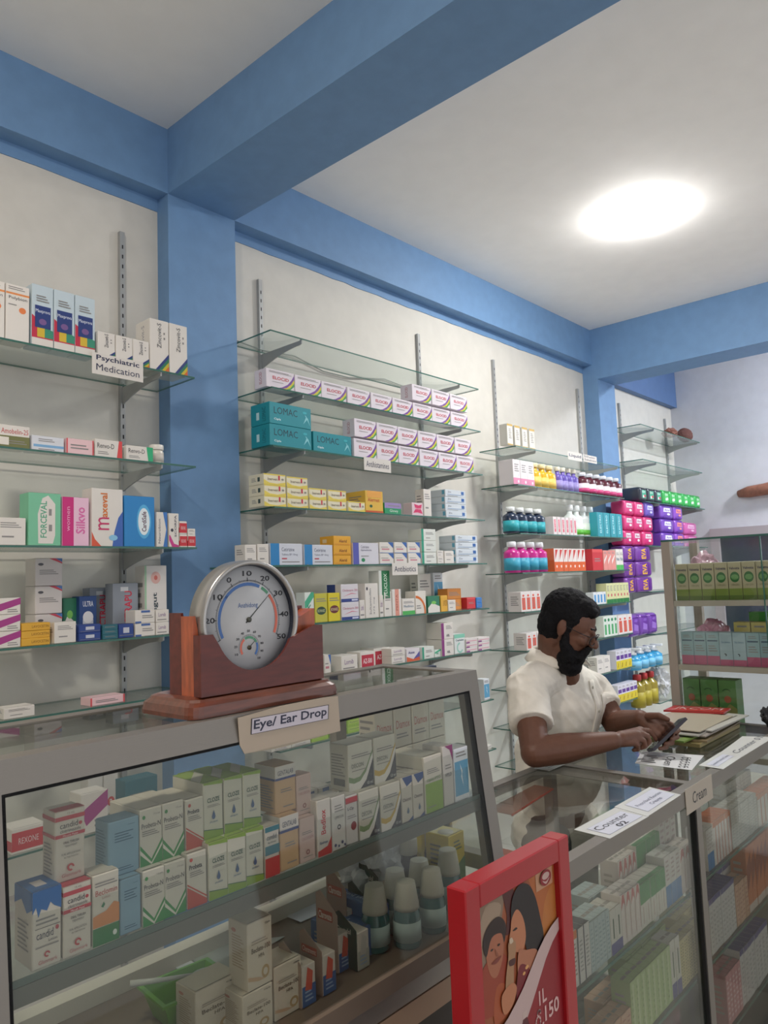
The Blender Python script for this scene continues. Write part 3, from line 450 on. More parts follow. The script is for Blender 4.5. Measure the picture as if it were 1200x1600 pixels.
def carton_mesh(des, w, d, h):
    k = (des, round(w, 4), round(d, 4), round(h, 4))
    if k in MC: return MC[k]
    b = MB()
    if des[:2] == 'Q:':
        base, dark, lab = des[2:].split(':'); bv = min(w, h, d) * .2; r = .28
        b.box(-w / 2, -d / 2, 0, w / 2, d / 2, h, mat(base, r, coat=.4), bv, 3)
        its = [('p', [(.22, .5), (.78, .5), (.74, .8), (.26, .8)], lab if lab != '#ffffff' else '#e8e4ec'), ('r', .25, .2, .75, .26, dark), ('e', .6, .34, .12, .08, lab), T('Anvi', .3, .56, .7, .74, dark)]
        if lab == '#f2c02c': its = [T('EVA', .35, .15, .65, .85, lab, 1), ('r', .74, .2, .8, .8, dark)]
        if base == '#7440a8': its = [('p', [(.25, .3), (.7, .25), (.75, .5), (.3, .6)], '#9a74cc'), ('p', [(.3, .7), (.6, .65), (.7, .78), (.4, .8)], '#8a60c0')]
        if base in ('#2a3340', '#2fae50'): its = [('r', .25, .22, .78, .78, '#3fae8c' if base == '#2a3340' else '#57c46c'), ('e', .6, .38, .14, .1, '#c8404c' if base == '#2a3340' else '#e4f0e0'), ('e', .42, .34, .1, .1, '#e6e6e6'), T('Dr', .3, .6, .7, .74, '#eef4f0')]
        decal(b, (-w / 2, -d / 2, 0), (w, 0, 0), (0, 0, h), (0, -1, 0), its, eps=.0006)
        for zz in (.12, .88): b.box(-w * .3, -d / 2 - .001, h * zz - .002, w * .3, -d / 2 + .002, h * zz + .002, mat(dark, .4))
    else:
        base, fr, ot = DES[des]; m = mat(base, .5)
        b.box(-w / 2, -d / 2, 0, w / 2, d / 2, h, m, min(.0012, w * .05, h * .05))
        decal(b, (-w / 2, -d / 2, 0), (w, 0, 0), (0, 0, h), (0, -1, 0), fr)
        if 's' in ot: decal(b, (-w / 2, d / 2, 0), (0, -d, 0), (0, 0, h), (-1, 0, 0), ot['s'])
        if 't' in ot: decal(b, (-w / 2, -d / 2, h), (w, 0, 0), (0, d, 0), (0, 0, 1), ot['t'])
        # tuck flap on top with its slit
        e = .0016 if 't' not in ot else .0009
        b.poly([(-w * .47, -d * .44, h + e * .35), (w * .47, -d * .44, h + e * .35), (w * .47, d * .47, h + .0002), (-w * .47, d * .47, h + .0002)] , m) if 't' not in ot else None
        b.poly([(-w * .44, -d * .46, h + .0006), (w * .44, -d * .46, h + .0006), (w * .44, -d * .44, h + .0006), (-w * .44, -d * .44, h + .0006)], mat('#6d6a66', .8))
    me = b.mesh('carton'); MC[k] = me; return me
PLASTIC = lambda c, a=1: mat(c, .3, coat=.3)
def bottle_proto(des, w, h):
    kind = des[0]; body, cap, lab, foot = (des.split(':')[1:] + ['-'])[:4]; r = w * .46; k = (des, round(w, 4), round(h, 4))
    if k in MC: return MC[k]
    out = []
    b = MB()
    if kind == 'J':
        b.lathe([(r * .95, 0), (r, .004), (r, h * .62), (r * .88, h * .7), (r * .8, h * .74)], PLASTIC(body)); out.append(('bottle_body', b.mesh('jar_body')))
        c = MB(); c.lathe([(r * .98, h * .74), (r, h * .76), (r, h * .97), (r * .94, h)], PLASTIC(cap)); out.append(('cap', c.mesh('cap')))
        l = MB(); l.lathe([(r * 1.01, h * .12), (r * 1.01, h * .55)], mat('#c9c4bb', .6)); out.append(('bottle_label', l.mesh('bottle_label')))
    elif kind == 'V':
        b.lathe([(r * .9, 0), (r, .006), (r, h * .52), (r * .6, h * .62), (r * .4, h * .68)], PLASTIC(body)); out.append(('bottle_body', b.mesh('bottle_body')))
        c = MB(); c.lathe([(r * .5, h * .68), (r * .5, h * .76), (r * .3, h * .8), (r * .3, h * .92)], PLASTIC(cap)); c.box(-r * .3, -r * 1.1, h * .9, r * .3, r * .4, h, PLASTIC(cap), .002); out.append(('spray_nozzle', c.mesh('spray_nozzle')))
        l = MB(); l.lathe([(r * 1.01, h * .1), (r * 1.01, h * .42)], mat(lab, .5)); out.append(('bottle_label', l.mesh('bottle_label')))
    else:
        sh = h * (.72 if kind == 'N' else .66)
        b.lathe([(r * .92, 0), (r, .005), (r, sh * .86), (r * .9, sh * .95), (r * .5, sh * 1.05), (r * .42, sh * 1.1), (r * .42, h * .84)], PLASTIC(body)); out.append(('bottle_body', b.mesh('bottle_body')))
        c = MB(); c.lathe([(r * .52, h * .82), (r * .58, h * .83), (r * .56, h * .985), (r * .5, h)], mat(cap, .45)); out.append(('cap', c.mesh('cap')))
        l = MB(); l.lathe([(r * 1.012, sh * .1), (r * 1.012, sh * .66)], mat(lab, .5))
        if foot != '-': l.lathe([(r * 1.02, sh * .1), (r * 1.02, sh * .34)], mat(foot, .5))
        its = [T('Rx', .3, .55, .7, .7, body)]
        out.append(('bottle_label', l.mesh('bottle_label')))
    MC[k] = out; return out
ON = ['first', 'second', 'third', 'fourth', 'fifth', 'sixth', 'seventh', 'eighth', 'ninth', 'tenth']
CAT = {'medicine_carton': 'carton', 'cream_carton': 'carton', 'pill_jar': 'jar', 'syrup_bottle': 'bottle', 'spray_bottle': 'bottle', 'oil_bottle': 'bottle', 'diaper_pack': 'pack', 'sanitary_pad_pack': 'pack'}
def lvname(l, lv):
    if lv == 1: return ''
    if lv == 2: return ('lower', 'upper')[l]
    if lv == 3: return ('lowest', 'middle', 'topmost')[l]
    return ('lowest', 'second from bottom', 'third from bottom', 'topmost')[l]
ROWS = [
('polybion',0.7608,2.1450,2.2960,0.0669,.06,0.1641,2,1,'medicine_carton','tall white carton with orange stripe and oval, {o} from left on the psychiatric medication shelf','tall orange-striped cartons'),
('maxprem',0.9000,2.1450,2.2960,0.0641,.06,0.1829,3,1,'medicine_carton','tall pale blue carton with navy panel and rainbow foot, {o} from left','tall rainbow-footed cartons'),
('zinco',1.1005,2.1450,2.2960,0.0588,.045,0.0881,3,1,'medicine_carton','small white carton with rainbow corner, {o} from left behind the psychiatric medication sign','small rainbow-corner cartons'),
('zinco',1.2791,2.1450,2.2960,0.0709,.09,0.1720,2,1,'medicine_carton','large white carton with rainbow corner, {o} from left at the shelf end by the pillar','large rainbow-corner cartons'),
('amob',0.8139,2.1450,1.9910,0.0845,.07,0.0629,1,1,'medicine_carton','white carton with red lettering and olive lower half on the second shelf',''),
('paleblue',0.9020,2.1450,1.9910,0.0957,.06,0.0433,1,1,'medicine_carton','flat white carton with a blue stripe beside the olive carton',''),
('palepink',1.0015,2.1450,1.9910,0.0863,.05,0.0459,1,1,'medicine_carton','flat pale pink carton with red side edges on second shelf',''),
('renred',1.0899,2.1450,1.9910,0.0916,.06,0.0545,1,1,'medicine_carton','flat white carton with red end band on second shelf',''),
('rengreen',1.1923,2.1450,1.9910,0.0956,.05,0.0463,1,1,'medicine_carton','flat white carton with green end band beside pill jar',''),
('J:#d8d4c8:#e4e0d8:-:-',1.2969,2.1600,1.9910,0.0515,.05,0.0645,1,1,'pill_jar','white screw-cap pill jar at the end of the second shelf',''),
('plainw',0.8068,2.1450,1.7190,0.0830,.1,0.0762,1,1,'medicine_carton','pale flat carton on the left edge of the third shelf',''),
('forceval',0.8933,2.1450,1.7190,0.0958,.06,0.1500,1,1,'medicine_carton','mint green and white carton with vertical lettering',''),
('pinkv',0.9910,2.1450,1.7190,0.0827,.05,0.1432,1,1,'medicine_carton','magenta and pale pink carton with pink vertical lettering',''),
('maxeval',1.0777,2.1450,1.7190,0.1046,.06,0.1754,1,1,'medicine_carton','tall white carton with rainbow vertical lettering and blue arc',''),
('cardi',1.1844,2.1450,1.7190,0.1077,.05,0.1588,1,1,'medicine_carton','bright blue carton with glowing white oval on third shelf',''),
('neurob',1.2967,2.1450,1.7190,0.0392,.06,0.1121,1,1,'medicine_carton','small white carton with blue curved edge by the pillar',''),
('curvem',1.3406,2.1450,1.7190,0.0379,.05,0.1098,1,1,'medicine_carton','small white carton with magenta curve by the pillar',''),
('redw',1.3810,2.1450,1.7190,0.0291,.05,0.0431,1,2,'medicine_carton','small red and white carton, {l} of the stack of two by the pillar','red and white cartons'),
('redw',1.4125,2.1450,1.7190,0.0296,.05,0.0428,1,1,'medicine_carton','small red and white carton at the very end of the third shelf',''),
('plainw',1.4143,2.1470,1.7550,0.0297,.05,0.0261,1,1,'medicine_carton','tiny white carton lying on the endmost red carton',''),
('purpw',0.8065,2.1450,1.4410,0.0715,.1,0.0449,1,3,'medicine_carton','white carton with diagonal purple band, {l} of the stack of three at left','purple-banded cartons'),
('yellowb',0.8781,2.1450,1.4410,0.0808,.08,0.0207,1,3,'medicine_carton','flat yellow carton, {l} of the yellow stack on the fourth shelf','yellow flat cartons'),
('cornerred',0.9634,2.2600,1.4410,0.0835,.07,0.0829,1,3,'medicine_carton','tall greyish carton with red and blue corner, {l} of three','corner-striped cartons'),
('plainw',0.9698,2.1450,1.4410,0.0652,.05,0.0596,1,1,'medicine_carton','small plain white carton beside the yellow stack',''),
('navyw',1.0407,2.1450,1.4410,0.0685,.06,0.0239,1,2,'medicine_carton','flat navy carton, {l} of the stack of two beside plain white carton','flat navy cartons'),
('tealb',1.1132,2.1450,1.4410,0.0510,.06,0.0143,1,3,'medicine_carton','flat dark teal carton, {l} of the stack of three','flat teal cartons'),
('navyw',1.1663,2.1450,1.4410,0.0507,.06,0.0413,1,1,'medicine_carton','single flat navy carton between teal stack and white stack',''),
('whiteblue',1.2191,2.1450,1.4410,0.0704,.06,0.0405,1,2,'medicine_carton','flat white carton with blue band, {l} of stack below grey cartons','white blue-banded cartons'),
('whitep',1.2918,2.1450,1.4410,0.0480,.06,0.0396,1,2,'medicine_carton','flat white carton, {l} of the endmost stack on fourth shelf','white flat cartons'),
('greenw',1.0608,2.2900,1.4410,0.0462,.05,0.1265,1,1,'medicine_carton','dark green and white carton behind the plain white carton',''),
('navyt',1.1034,2.2700,1.4410,0.0578,.05,0.1304,1,1,'medicine_carton','navy carton with white round cap motif standing behind flat navy stack',''),
('greyred',1.1562,2.3100,1.4410,0.0754,.05,0.1553,1,1,'medicine_carton','grey carton with red vertical lettering, left of the pair','grey red-lettered cartons'),
('greyred',1.1964,2.2400,1.4410,0.0903,.05,0.1666,1,1,'medicine_carton','grey carton with red vertical lettering, right of the pair','grey red-lettered cartons'),
('pregut',1.3014,2.2300,1.4410,0.0843,.06,0.2218,1,1,'medicine_carton','tall white carton with pink flower motif at end of fourth shelf',''),
('plainw',0.8349,2.1500,1.2500,0.0846,.06,0.0294,1,1,'medicine_carton','flat cream carton lying just above the showcase top at left',''),
('palepink',1.0760,2.1500,1.2500,0.1130,.06,0.0234,1,1,'medicine_carton','flat pinkish carton lying above the showcase top',''),
('redw',0.8576,2.1450,0.8950,0.0914,.08,0.0641,1,1,'medicine_carton','red and white carton seen through the glass at left of showcase',''),
('purpw',1.0468,2.1450,0.8950,0.0849,.07,0.1120,1,1,'medicine_carton','white carton with purple edges seen through showcase glass',''),
('tallred',1.1368,2.2800,0.8950,0.0492,.05,0.1447,2,1,'medicine_carton','tall white carton with red emblem seen through glass, {o} from left',''),
('tealb',1.1844,2.1450,0.8950,0.1109,.06,0.1197,1,1,'medicine_carton','dark teal carton seen through showcase glass in front of pillar',''),
('elocid',1.7571,2.1450,2.3220,0.1416,.07,0.0706,9,1,'medicine_carton','red-lettered rainbow swirl carton, {o} from left in the row under the empty top shelf','rainbow swirl cartons, bottom row of second shelf'),
('elocid',2.6046,2.1450,2.4050,0.1437,.07,0.0746,3,1,'medicine_carton','rainbow swirl carton stacked on top, {o} from left under the empty top shelf','rainbow swirl cartons, top row of second shelf'),
('lomac',1.7659,2.1450,2.1020,0.2171,.11,0.0829,1,2,'medicine_carton','large teal carton with dark lettering, {l} of the teal stack of two','large teal cartons'),
('lomac',1.9863,2.1450,2.1020,0.2176,.11,0.0801,1,1,'medicine_carton','large teal carton standing alone right of the teal stack','large teal cartons'),
('elocid',2.2115,2.1450,2.1020,0.1423,.07,0.0789,6,1,'medicine_carton','rainbow swirl carton, {o} in the lower row beside the teal cartons','rainbow swirl cartons, lower row of third shelf'),
('elocid',2.2215,2.1470,2.1900,0.1387,.07,0.0762,6,1,'medicine_carton','rainbow swirl carton, {o} in the upper row beside the teal cartons','rainbow swirl cartons, upper row of third shelf'),
('inerv',1.7355,2.1450,1.8730,0.1063,.09,0.0403,1,3,'medicine_carton','white and yellow carton, {l} of the leftmost stack of three','white and yellow cartons'),
('inerv',1.8449,2.1450,1.8730,0.1078,.09,0.0393,1,3,'medicine_carton','white and yellow carton, {l} of the second stack of three','white and yellow cartons'),
('inerv',1.9577,2.1450,1.8730,0.0934,.09,0.0410,1,2,'medicine_carton','white and yellow carton, {l} of the third stack, two high','white and yellow cartons'),
('inerv',2.0563,2.1450,1.8730,0.1037,.09,0.0406,1,2,'medicine_carton','white and yellow carton, {l} of the fourth stack, two high','white and yellow cartons'),
('inerv',2.1673,2.1450,1.8730,0.1018,.09,0.0414,1,1,'medicine_carton','white and yellow carton lying single at the end of its row','white and yellow cartons'),
('orangebox',2.2730,2.1450,1.8730,0.1112,.12,0.0930,1,1,'medicine_carton','larger yellow orange carton with dark dot on the antihistamines shelf',''),
('purpleg',2.3883,2.1450,1.8730,0.1131,.05,0.0481,1,1,'medicine_carton','small flat green and purple carton beside the yellow orange carton',''),
('pinkm',2.5713,2.1450,1.8730,0.0813,.05,0.0580,1,1,'medicine_carton','white carton with magenta splash beneath the antihistamines sign',''),
('plainw',2.6571,2.1450,1.8730,0.0559,.05,0.1243,1,1,'medicine_carton','tall slim white carton beside the magenta splash carton',''),
('bluesq',2.8192,2.1450,1.8730,0.1685,.1,0.0338,1,4,'medicine_carton','flat pale blue carton with blue square, {l} of the upper stack of four','pale blue flat cartons'),
('plainw',1.6438,2.1450,1.6570,0.0524,.06,0.0738,1,1,'medicine_carton','small white carton at the left end above the thermometer',''),
('plainw',1.7005,2.1450,1.6570,0.0526,.06,0.0768,1,1,'medicine_carton','white carton with grey print directly left of the blue-banded cartons',''),
('cetri',1.7560,2.1450,1.6570,0.1610,.09,0.0798,1,1,'medicine_carton','white carton with wide blue band at its left end, left of the pair','blue-banded cartons'),
('cetri',1.9203,2.1450,1.6570,0.1549,.09,0.0772,1,1,'medicine_carton','white carton with wide blue band at its left end, right of the pair','blue-banded cartons'),
('alerid',2.0787,2.1450,1.6570,0.1007,.08,0.0382,1,3,'medicine_carton','orange yellow carton, {l} of the orange stack of three','orange yellow cartons'),
('cetri2',2.1868,2.1450,1.6570,0.1575,.07,0.0883,1,1,'medicine_carton','white carton with violet band and green dot beside the orange stack',''),
('bluecor',2.3483,2.1450,1.6570,0.0897,.06,0.0467,1,2,'medicine_carton','small white carton with blue corner, {l} of the first pair','blue-cornered cartons'),
('bluecor',2.4422,2.1450,1.6570,0.0851,.06,0.0474,1,2,'medicine_carton','small white carton with blue corner, {l} of the second pair','blue-cornered cartons'),
('bluecor',2.5316,2.1450,1.6570,0.0886,.06,0.0480,1,2,'medicine_carton','small white carton with blue corner, {l} of the third pair','blue-cornered cartons'),
('greenband',2.6292,2.1450,1.6570,0.1068,.08,0.0527,1,3,'medicine_carton','white carton with green end band, {l} of the stack right of the antibiotics sign','green-ended cartons'),
('plainw',2.7407,2.1450,1.6570,0.0481,.05,0.0304,1,2,'medicine_carton','tiny white carton, {l} of the small pair beside green-ended stack','tiny white cartons'),
('plainw',2.7937,2.1450,1.6570,0.0742,.05,0.0582,1,1,'medicine_carton','small square white carton between the stacks on the fifth shelf',''),
('bluesq',2.8830,2.1450,1.6570,0.1836,.1,0.0337,1,4,'medicine_carton','flat pale blue carton with blue square, {l} of the lower stack of four','pale blue flat cartons'),
('whitegreen',1.9188,2.1450,1.4360,0.0489,.05,0.1167,1,1,'medicine_carton','narrow white carton with green mark right beside the thermometer',''),
('yellowgreen',1.9710,2.1450,1.4360,0.0673,.07,0.1101,1,1,'medicine_carton','yellow green carton with dark oval next to the thermometer',''),
('yellowred',2.0417,2.1450,1.4360,0.0662,.07,0.1100,1,1,'medicine_carton','bright yellow carton with dark red oval',''),
('clinda',2.1115,2.1450,1.4360,0.1019,.08,0.0715,1,2,'medicine_carton','white carton with pink lettering and navy foot, {l} of the pair','navy-footed cartons'),
('whitep',2.2171,2.1450,1.4360,0.0301,.07,0.0753,1,1,'medicine_carton','slim white carton squeezed between navy-footed stack and tall carton',''),
('vtext',2.2510,2.1450,1.4360,0.0814,.06,0.1418,1,1,'medicine_carton','tall white carton with sideways dark lettering on the sixth shelf',''),
('whitep',2.3386,2.1470,1.4360,0.0239,.06,0.0916,1,1,'medicine_carton','very slim white carton right of the sideways lettered carton',''),
('plainw',2.3665,2.1470,1.4360,0.0487,.06,0.1040,1,1,'medicine_carton','white carton beneath the dark green carton',''),
('fluclox',2.3397,2.1480,1.5105,0.0686,.06,0.1187,1,1,'medicine_carton','dark green and white carton stacked on top of white cartons',''),
('pinkside',2.4193,2.1470,1.4360,0.0584,.06,0.1130,1,1,'medicine_carton','white carton with salmon pink side stripe',''),
('whitegreen2',2.4854,2.1500,1.4360,0.0865,.07,0.0696,1,1,'medicine_carton','white carton with bright green foot under the antibiotics sign',''),
('orarc',2.5763,2.1500,1.4360,0.0764,.06,0.0997,1,1,'medicine_carton','white carton with curved orange arc',''),
('plainw',2.7804,2.3000,1.4360,0.1024,.05,0.1778,1,1,'medicine_carton','tall white carton standing behind the orange arc carton',''),
('bluewater',2.8977,2.3000,1.4360,0.0763,.05,0.1821,1,1,'medicine_carton','tall blue carton standing at the back of the sixth shelf',''),
('greenw',2.6555,2.1450,1.4360,0.0886,.05,0.0741,1,1,'medicine_carton','green and white carton with white splash on sixth shelf',''),
('yellowb',2.7554,2.1500,1.4360,0.0531,.05,0.0732,1,1,'medicine_carton','small yellow carton right of the green and white one',''),
('plainw',2.8094,2.1470,1.4360,0.0594,.05,0.0504,1,1,'medicine_carton','small crumpled white packet in front of the orange cartons',''),
('orangep',2.9003,2.2200,1.4360,0.1136,.06,0.0512,1,2,'medicine_carton','orange carton, {l} of the pair near the shelf end','orange cartons'),
('redp',3.0288,2.2000,1.4360,0.0757,.05,0.0543,1,1,'medicine_carton','small red carton near the right end of sixth shelf',''),
('bluep',3.1100,2.2000,1.4360,0.0500,.05,0.0255,1,2,'medicine_carton','small bright blue carton, {l} of the pair at the shelf end',''),
('bluecor',2.0131,2.1450,1.2350,0.0339,.05,0.0748,1,1,'medicine_carton','small white and blue carton at left end of seventh shelf',''),
('whitep',2.1026,2.1450,1.2350,0.0937,.09,0.0614,1,1,'medicine_carton','white flat carton with dark pen mark left of the red carton',''),
('az',2.2110,2.1450,1.2350,0.0872,.08,0.0662,1,1,'medicine_carton','white carton with solid red label, front one of two','red-labelled cartons'),
('az',2.3497,2.2000,1.2350,0.1055,.08,0.0674,1,1,'medicine_carton','white carton with solid red label, further right of two','red-labelled cartons'),
('whitep',2.3974,2.1450,1.2350,0.0912,.06,0.0325,1,2,'medicine_carton','white carton with violet lettering, {l} of the pair','violet-lettered cartons'),
('azee',2.4971,2.1450,1.2350,0.0911,.06,0.0533,1,1,'medicine_carton','white carton with orange and violet diagonal foot',''),
('greenband',2.6016,2.1450,1.2350,0.0863,.07,0.0523,1,1,'medicine_carton','white carton with green end band on the seventh shelf',''),
('whitegreen',2.6988,2.1500,1.2350,0.0470,.05,0.0322,1,1,'medicine_carton','small mint green carton on the seventh shelf',''),
('magw',2.7441,2.1450,1.2350,0.0919,.09,0.0748,1,2,'medicine_carton','white carton with magenta band, {l} of the pair','magenta-banded cartons'),
('cephal',2.8476,2.1500,1.2350,0.0858,.06,0.0896,1,1,'medicine_carton','white carton with mint green top and vertical face',''),
('pinkw',2.9316,2.1450,1.2350,0.0942,.06,0.0208,1,3,'medicine_carton','flat white and pink carton, {l} of the left stack at shelf end','white and pink flat cartons'),
('pinkw',3.0312,2.1450,1.2350,0.0982,.06,0.0202,1,3,'medicine_carton','flat white and pink carton, {l} of the endmost stack','white and pink flat cartons'),
('lime',1.9347,2.1450,0.9950,0.0888,.06,0.0291,1,2,'medicine_carton','lime green carton, {l} of the first stack behind the eye drop sign','lime green cartons'),
('lime',2.0302,2.1450,0.9950,0.0863,.06,0.0286,1,3,'medicine_carton','lime green carton, {l} of the second stack behind showcase','lime green cartons'),
('lime',2.1235,2.1450,0.9950,0.0905,.06,0.0271,1,3,'medicine_carton','lime green carton, {l} of the third stack behind showcase','lime green cartons'),
('bluewater',2.2230,2.1500,0.9950,0.0719,.06,0.0711,1,1,'medicine_carton','light blue carton right of the lime green stacks',''),
('whitep',1.7442,2.1470,0.9950,0.0945,.06,0.0115,2,1,'medicine_carton','flat white carton seen under the eye drop sign, {o} from left',''),
('greenband',2.4715,2.1500,0.9950,0.1204,.06,0.0230,1,3,'medicine_carton','white carton with green label, {l} of stack seen through the right showcase glass',''),
('bluewater',3.0665,2.1500,0.9950,0.0492,.05,0.0979,1,1,'medicine_carton','white and blue carton at the right shelf end beside the showcase post',''),
('plainw',3.0732,2.1500,0.7600,0.0191,.05,0.0163,2,1,'medicine_carton','tiny white carton on the lowest visible shelf beside the man, {o} from left',''),
('slimgold',3.3775,2.1450,2.2850,0.0748,.05,0.1141,4,1,'medicine_carton','slim white carton with gold top, {o} from left above the liquid shelf','slim gold-topped cartons'),
('pinkfoot',3.4260,2.1450,2.0770,0.0717,.09,0.1341,3,1,'medicine_carton','white carton with pink foot, {o} from left on the liquid shelf','pink-footed cartons'),
('Y:#e2b22e:#f0e3b4:#e9cb6c:-',3.6662,2.1600,2.0770,0.0831,.05,0.1416,3,1,'syrup_bottle','amber yellow bottle with cream cap, {o} from left','amber yellow bottles'),
('Y:#6a5ab4:#e8e2d0:#9a90cc:-',3.9379,2.1600,2.0770,0.0645,.05,0.1445,4,1,'syrup_bottle','purple bottle with pale cap, {o} from left','purple bottles'),
('N:#5a2030:#dfe4ee:#e9dfe6:#c8407c',4.2095,2.1500,2.0770,0.0924,.05,0.1322,6,1,'syrup_bottle','dark brown bottle with white and pink label, {o} from left','brown pink-labelled bottles'),
('N:#1c2c46:#e9edee:#2aa3ae:-',3.3931,2.1600,1.8150,0.0924,.05,0.1416,4,1,'syrup_bottle','dark navy bottle with teal label and white cap, {o} from left','navy teal-labelled bottles'),
('pinkslim',3.8148,2.1450,1.8150,0.0479,.05,0.1029,6,1,'medicine_carton','slim white carton with red stripe, {o} from left between navy and white bottles','slim red-striped cartons'),
('Y:#e8eeec:#f2f4f4:#e2f0e2:#5fb83c',4.1274,2.2050,1.8150,0.0879,.05,0.1946,4,1,'syrup_bottle','white bottle with green foot label, {o} from left','white green-labelled bottles'),
('tealb2',4.3582,2.1450,1.8150,0.0911,.05,0.1527,4,1,'medicine_carton','teal carton, {o} from left at the end of the third liquid shelf','teal cartons'),
('N:#c4248c:#eceef2:#3aa0be:-',3.3853,2.1600,1.6050,0.0938,.05,0.1651,4,1,'syrup_bottle','magenta mouthwash bottle with blue label, {o} from left','magenta bottles'),
('orangered',3.8051,2.1450,1.6050,0.0535,.09,0.1308,7,1,'medicine_carton',"orange and white carton, {o} from left above the man's head",'orange and white cartons'),
('redp',4.2702,2.1450,1.6050,0.1371,.09,0.1309,1,1,'medicine_carton','plain red carton right of the orange and white row',''),
('orangered2',4.4160,2.1450,1.6050,0.0571,.05,0.1240,3,1,'medicine_carton','light red carton, {o} from left near pink packets','light red cartons'),
('whitegreen2',4.5966,2.1450,1.6050,0.0519,.05,0.1335,2,1,'medicine_carton','white and green carton, {o} from left at end of its shelf',''),
('redslim',3.4342,2.1450,1.3980,0.0504,.08,0.1056,4,1,'medicine_carton',"white carton with red panel, {o} from left behind the man's hair",'white red-panelled cartons'),
('blueslim',4.2507,2.1450,1.3980,0.0428,.05,0.0740,4,1,'medicine_carton',"slim white and blue carton, {o} from left right of the man's head",'slim white and blue cartons'),
('yellowgw',4.4307,2.1450,1.3980,0.0464,.07,0.1234,7,1,'medicine_carton',"cream carton with green foot, {o} from left right of the man's head",'cream green-footed cartons'),
('redslim',3.4704,2.1450,1.1950,0.0523,.08,0.0893,3,1,'medicine_carton',"white red-panelled carton, {o} from left behind the man's neck",'white red-panelled cartons lower row'),
('greenslim',4.3670,2.1450,1.1950,0.0468,.06,0.1241,4,1,'medicine_carton','white and green carton, {o} from left beside the glasses','white and green cartons'),
('redslim',4.5634,2.1450,1.1950,0.0697,.06,0.1207,3,1,'medicine_carton','white and red carton, {o} from left ending the shelf beside glasses','white and red cartons'),
('plainw',4.2442,2.1450,0.9830,0.0899,.06,0.0993,2,1,'medicine_carton','plain white carton, {o} from left beside the beard',''),
('purpyel',4.5044,2.1450,0.9830,0.0562,.06,0.1134,4,1,'medicine_carton','white, purple and yellow carton, {o} from left in upper row','purple and yellow cartons upper row'),
('purpyel',4.5014,2.1450,0.7800,0.0567,.06,0.1040,5,1,'medicine_carton','white, purple and yellow carton, {o} from left in lower row','purple and yellow cartons lower row'),
('Q:#2a3340:#1c2430:#3fbf9a',5.0479,2.1500,2.0770,0.1302,.2,0.1003,3,1,'diaper_pack','black pack with teal and white picture, {o} from left','black diaper packs'),
('Q:#2fae50:#1f8f3e:#cfeecb',5.4504,2.1500,2.0770,0.1282,.15,0.1049,6,1,'diaper_pack','bright green pack, {o} from left on the third corner shelf','bright green packs'),
('Q:#d8357c:#c42a6c:#ffffff',4.7457,2.1500,1.7670,0.1415,.1,0.1000,2,1,'sanitary_pad_pack','pink pack with white label, {o} from left in the bottom row','pink packs'),
('Q:#d8357c:#c42a6c:#ffffff',4.7612,2.1500,1.8682,0.1600,.1,0.1000,3,1,'sanitary_pad_pack','pink pack with white label, {o} from left in the middle row','pink packs'),
('Q:#d8357c:#c42a6c:#ffffff',4.7767,2.1500,1.9694,0.1641,.1,0.1000,2,1,'sanitary_pad_pack','pink pack with white label, {o} from left in the top row','pink packs'),
('Q:#6a50b4:#57409c:#d8d8ff',5.1156,2.1500,1.9694,0.1656,.1,0.1000,1,1,'sanitary_pad_pack','violet pack at the top right of the pink packs',''),
('Q:#d8357c:#c42a6c:#ffffff',5.0393,2.1500,1.7670,0.1955,.1,0.1000,1,1,'sanitary_pad_pack','wide pink pack with white label at bottom right of the pink pile',''),
('Q:#7848b8:#6238a4:#f2f0ff',5.3830,2.1500,1.7670,0.2402,.1,0.1010,1,3,'sanitary_pad_pack','purple pack with white label, {l} of the purple column','purple packs'),
('Q:#8c4cc0:#6238a4:#ff9a8a',5.6356,2.1500,1.7670,0.1783,.1,0.1010,1,3,'sanitary_pad_pack','purple and red pack, {l} of the column right of the purple one','purple and red packs'),
('Q:#d060a8:#c05098:#f0c0e0',5.9616,2.2000,1.7670,0.2769,.1,0.1000,1,2,'sanitary_pad_pack','light pink pack, {l} of the endmost column above the glass vitrine','light pink packs'),
('Q:#7a3ea0:#5e2c88:#f2c02c',4.7261,2.1500,1.4500,0.1784,.1,0.1050,1,3,'sanitary_pad_pack','purple pack with yellow lettering, {l} of the left column','purple and yellow packs'),
('Q:#7a3ea0:#5e2c88:#f2c02c',4.9147,2.1500,1.4500,0.2542,.1,0.1050,1,3,'sanitary_pad_pack','purple pack with yellow lettering, {l} of the right column','purple and yellow packs'),
('Q:#7440a8:#5a2c8c:#9c70d0',4.7683,2.1500,1.1600,0.1461,.14,0.1440,3,1,'sanitary_pad_pack','shiny purple bag, {o} from left beside the vitrine post','shiny purple bags'),
('V:#3a9fd0:#f2f6f8:#7cc4e8:-',4.7764,2.1600,0.9450,0.1154,.05,0.1426,4,1,'spray_bottle','clear blue spray bottle with white nozzle, {o} from left','blue spray bottles'),
('N:#94841e:#b03030:#aea030:-',4.8352,2.1600,0.6950,0.1046,.06,0.2127,3,1,'oil_bottle','yellow oil bottle with red cap, {o} from left','yellow oil bottles'),
('lotion',0.3887,0.9130,1.1530,0.0346,.05,0.0863,1,1,'medicine_carton','white carton with blue torn-edge top at the left front of showcase shelf',''),
('mouth',0.4240,0.9130,1.1530,0.0352,.035,0.0816,1,1,'medicine_carton','white carton with red bands standing directly on the showcase shelf',''),
('mouth',0.4215,0.9280,1.2351,0.0380,.035,0.0832,1,1,'medicine_carton','white carton with red bands standing on top of its twin',''),
('beclo',0.4604,0.9130,1.1530,0.0353,.035,0.0830,1,1,'medicine_carton','white carton with orange and green foot on the showcase shelf',''),
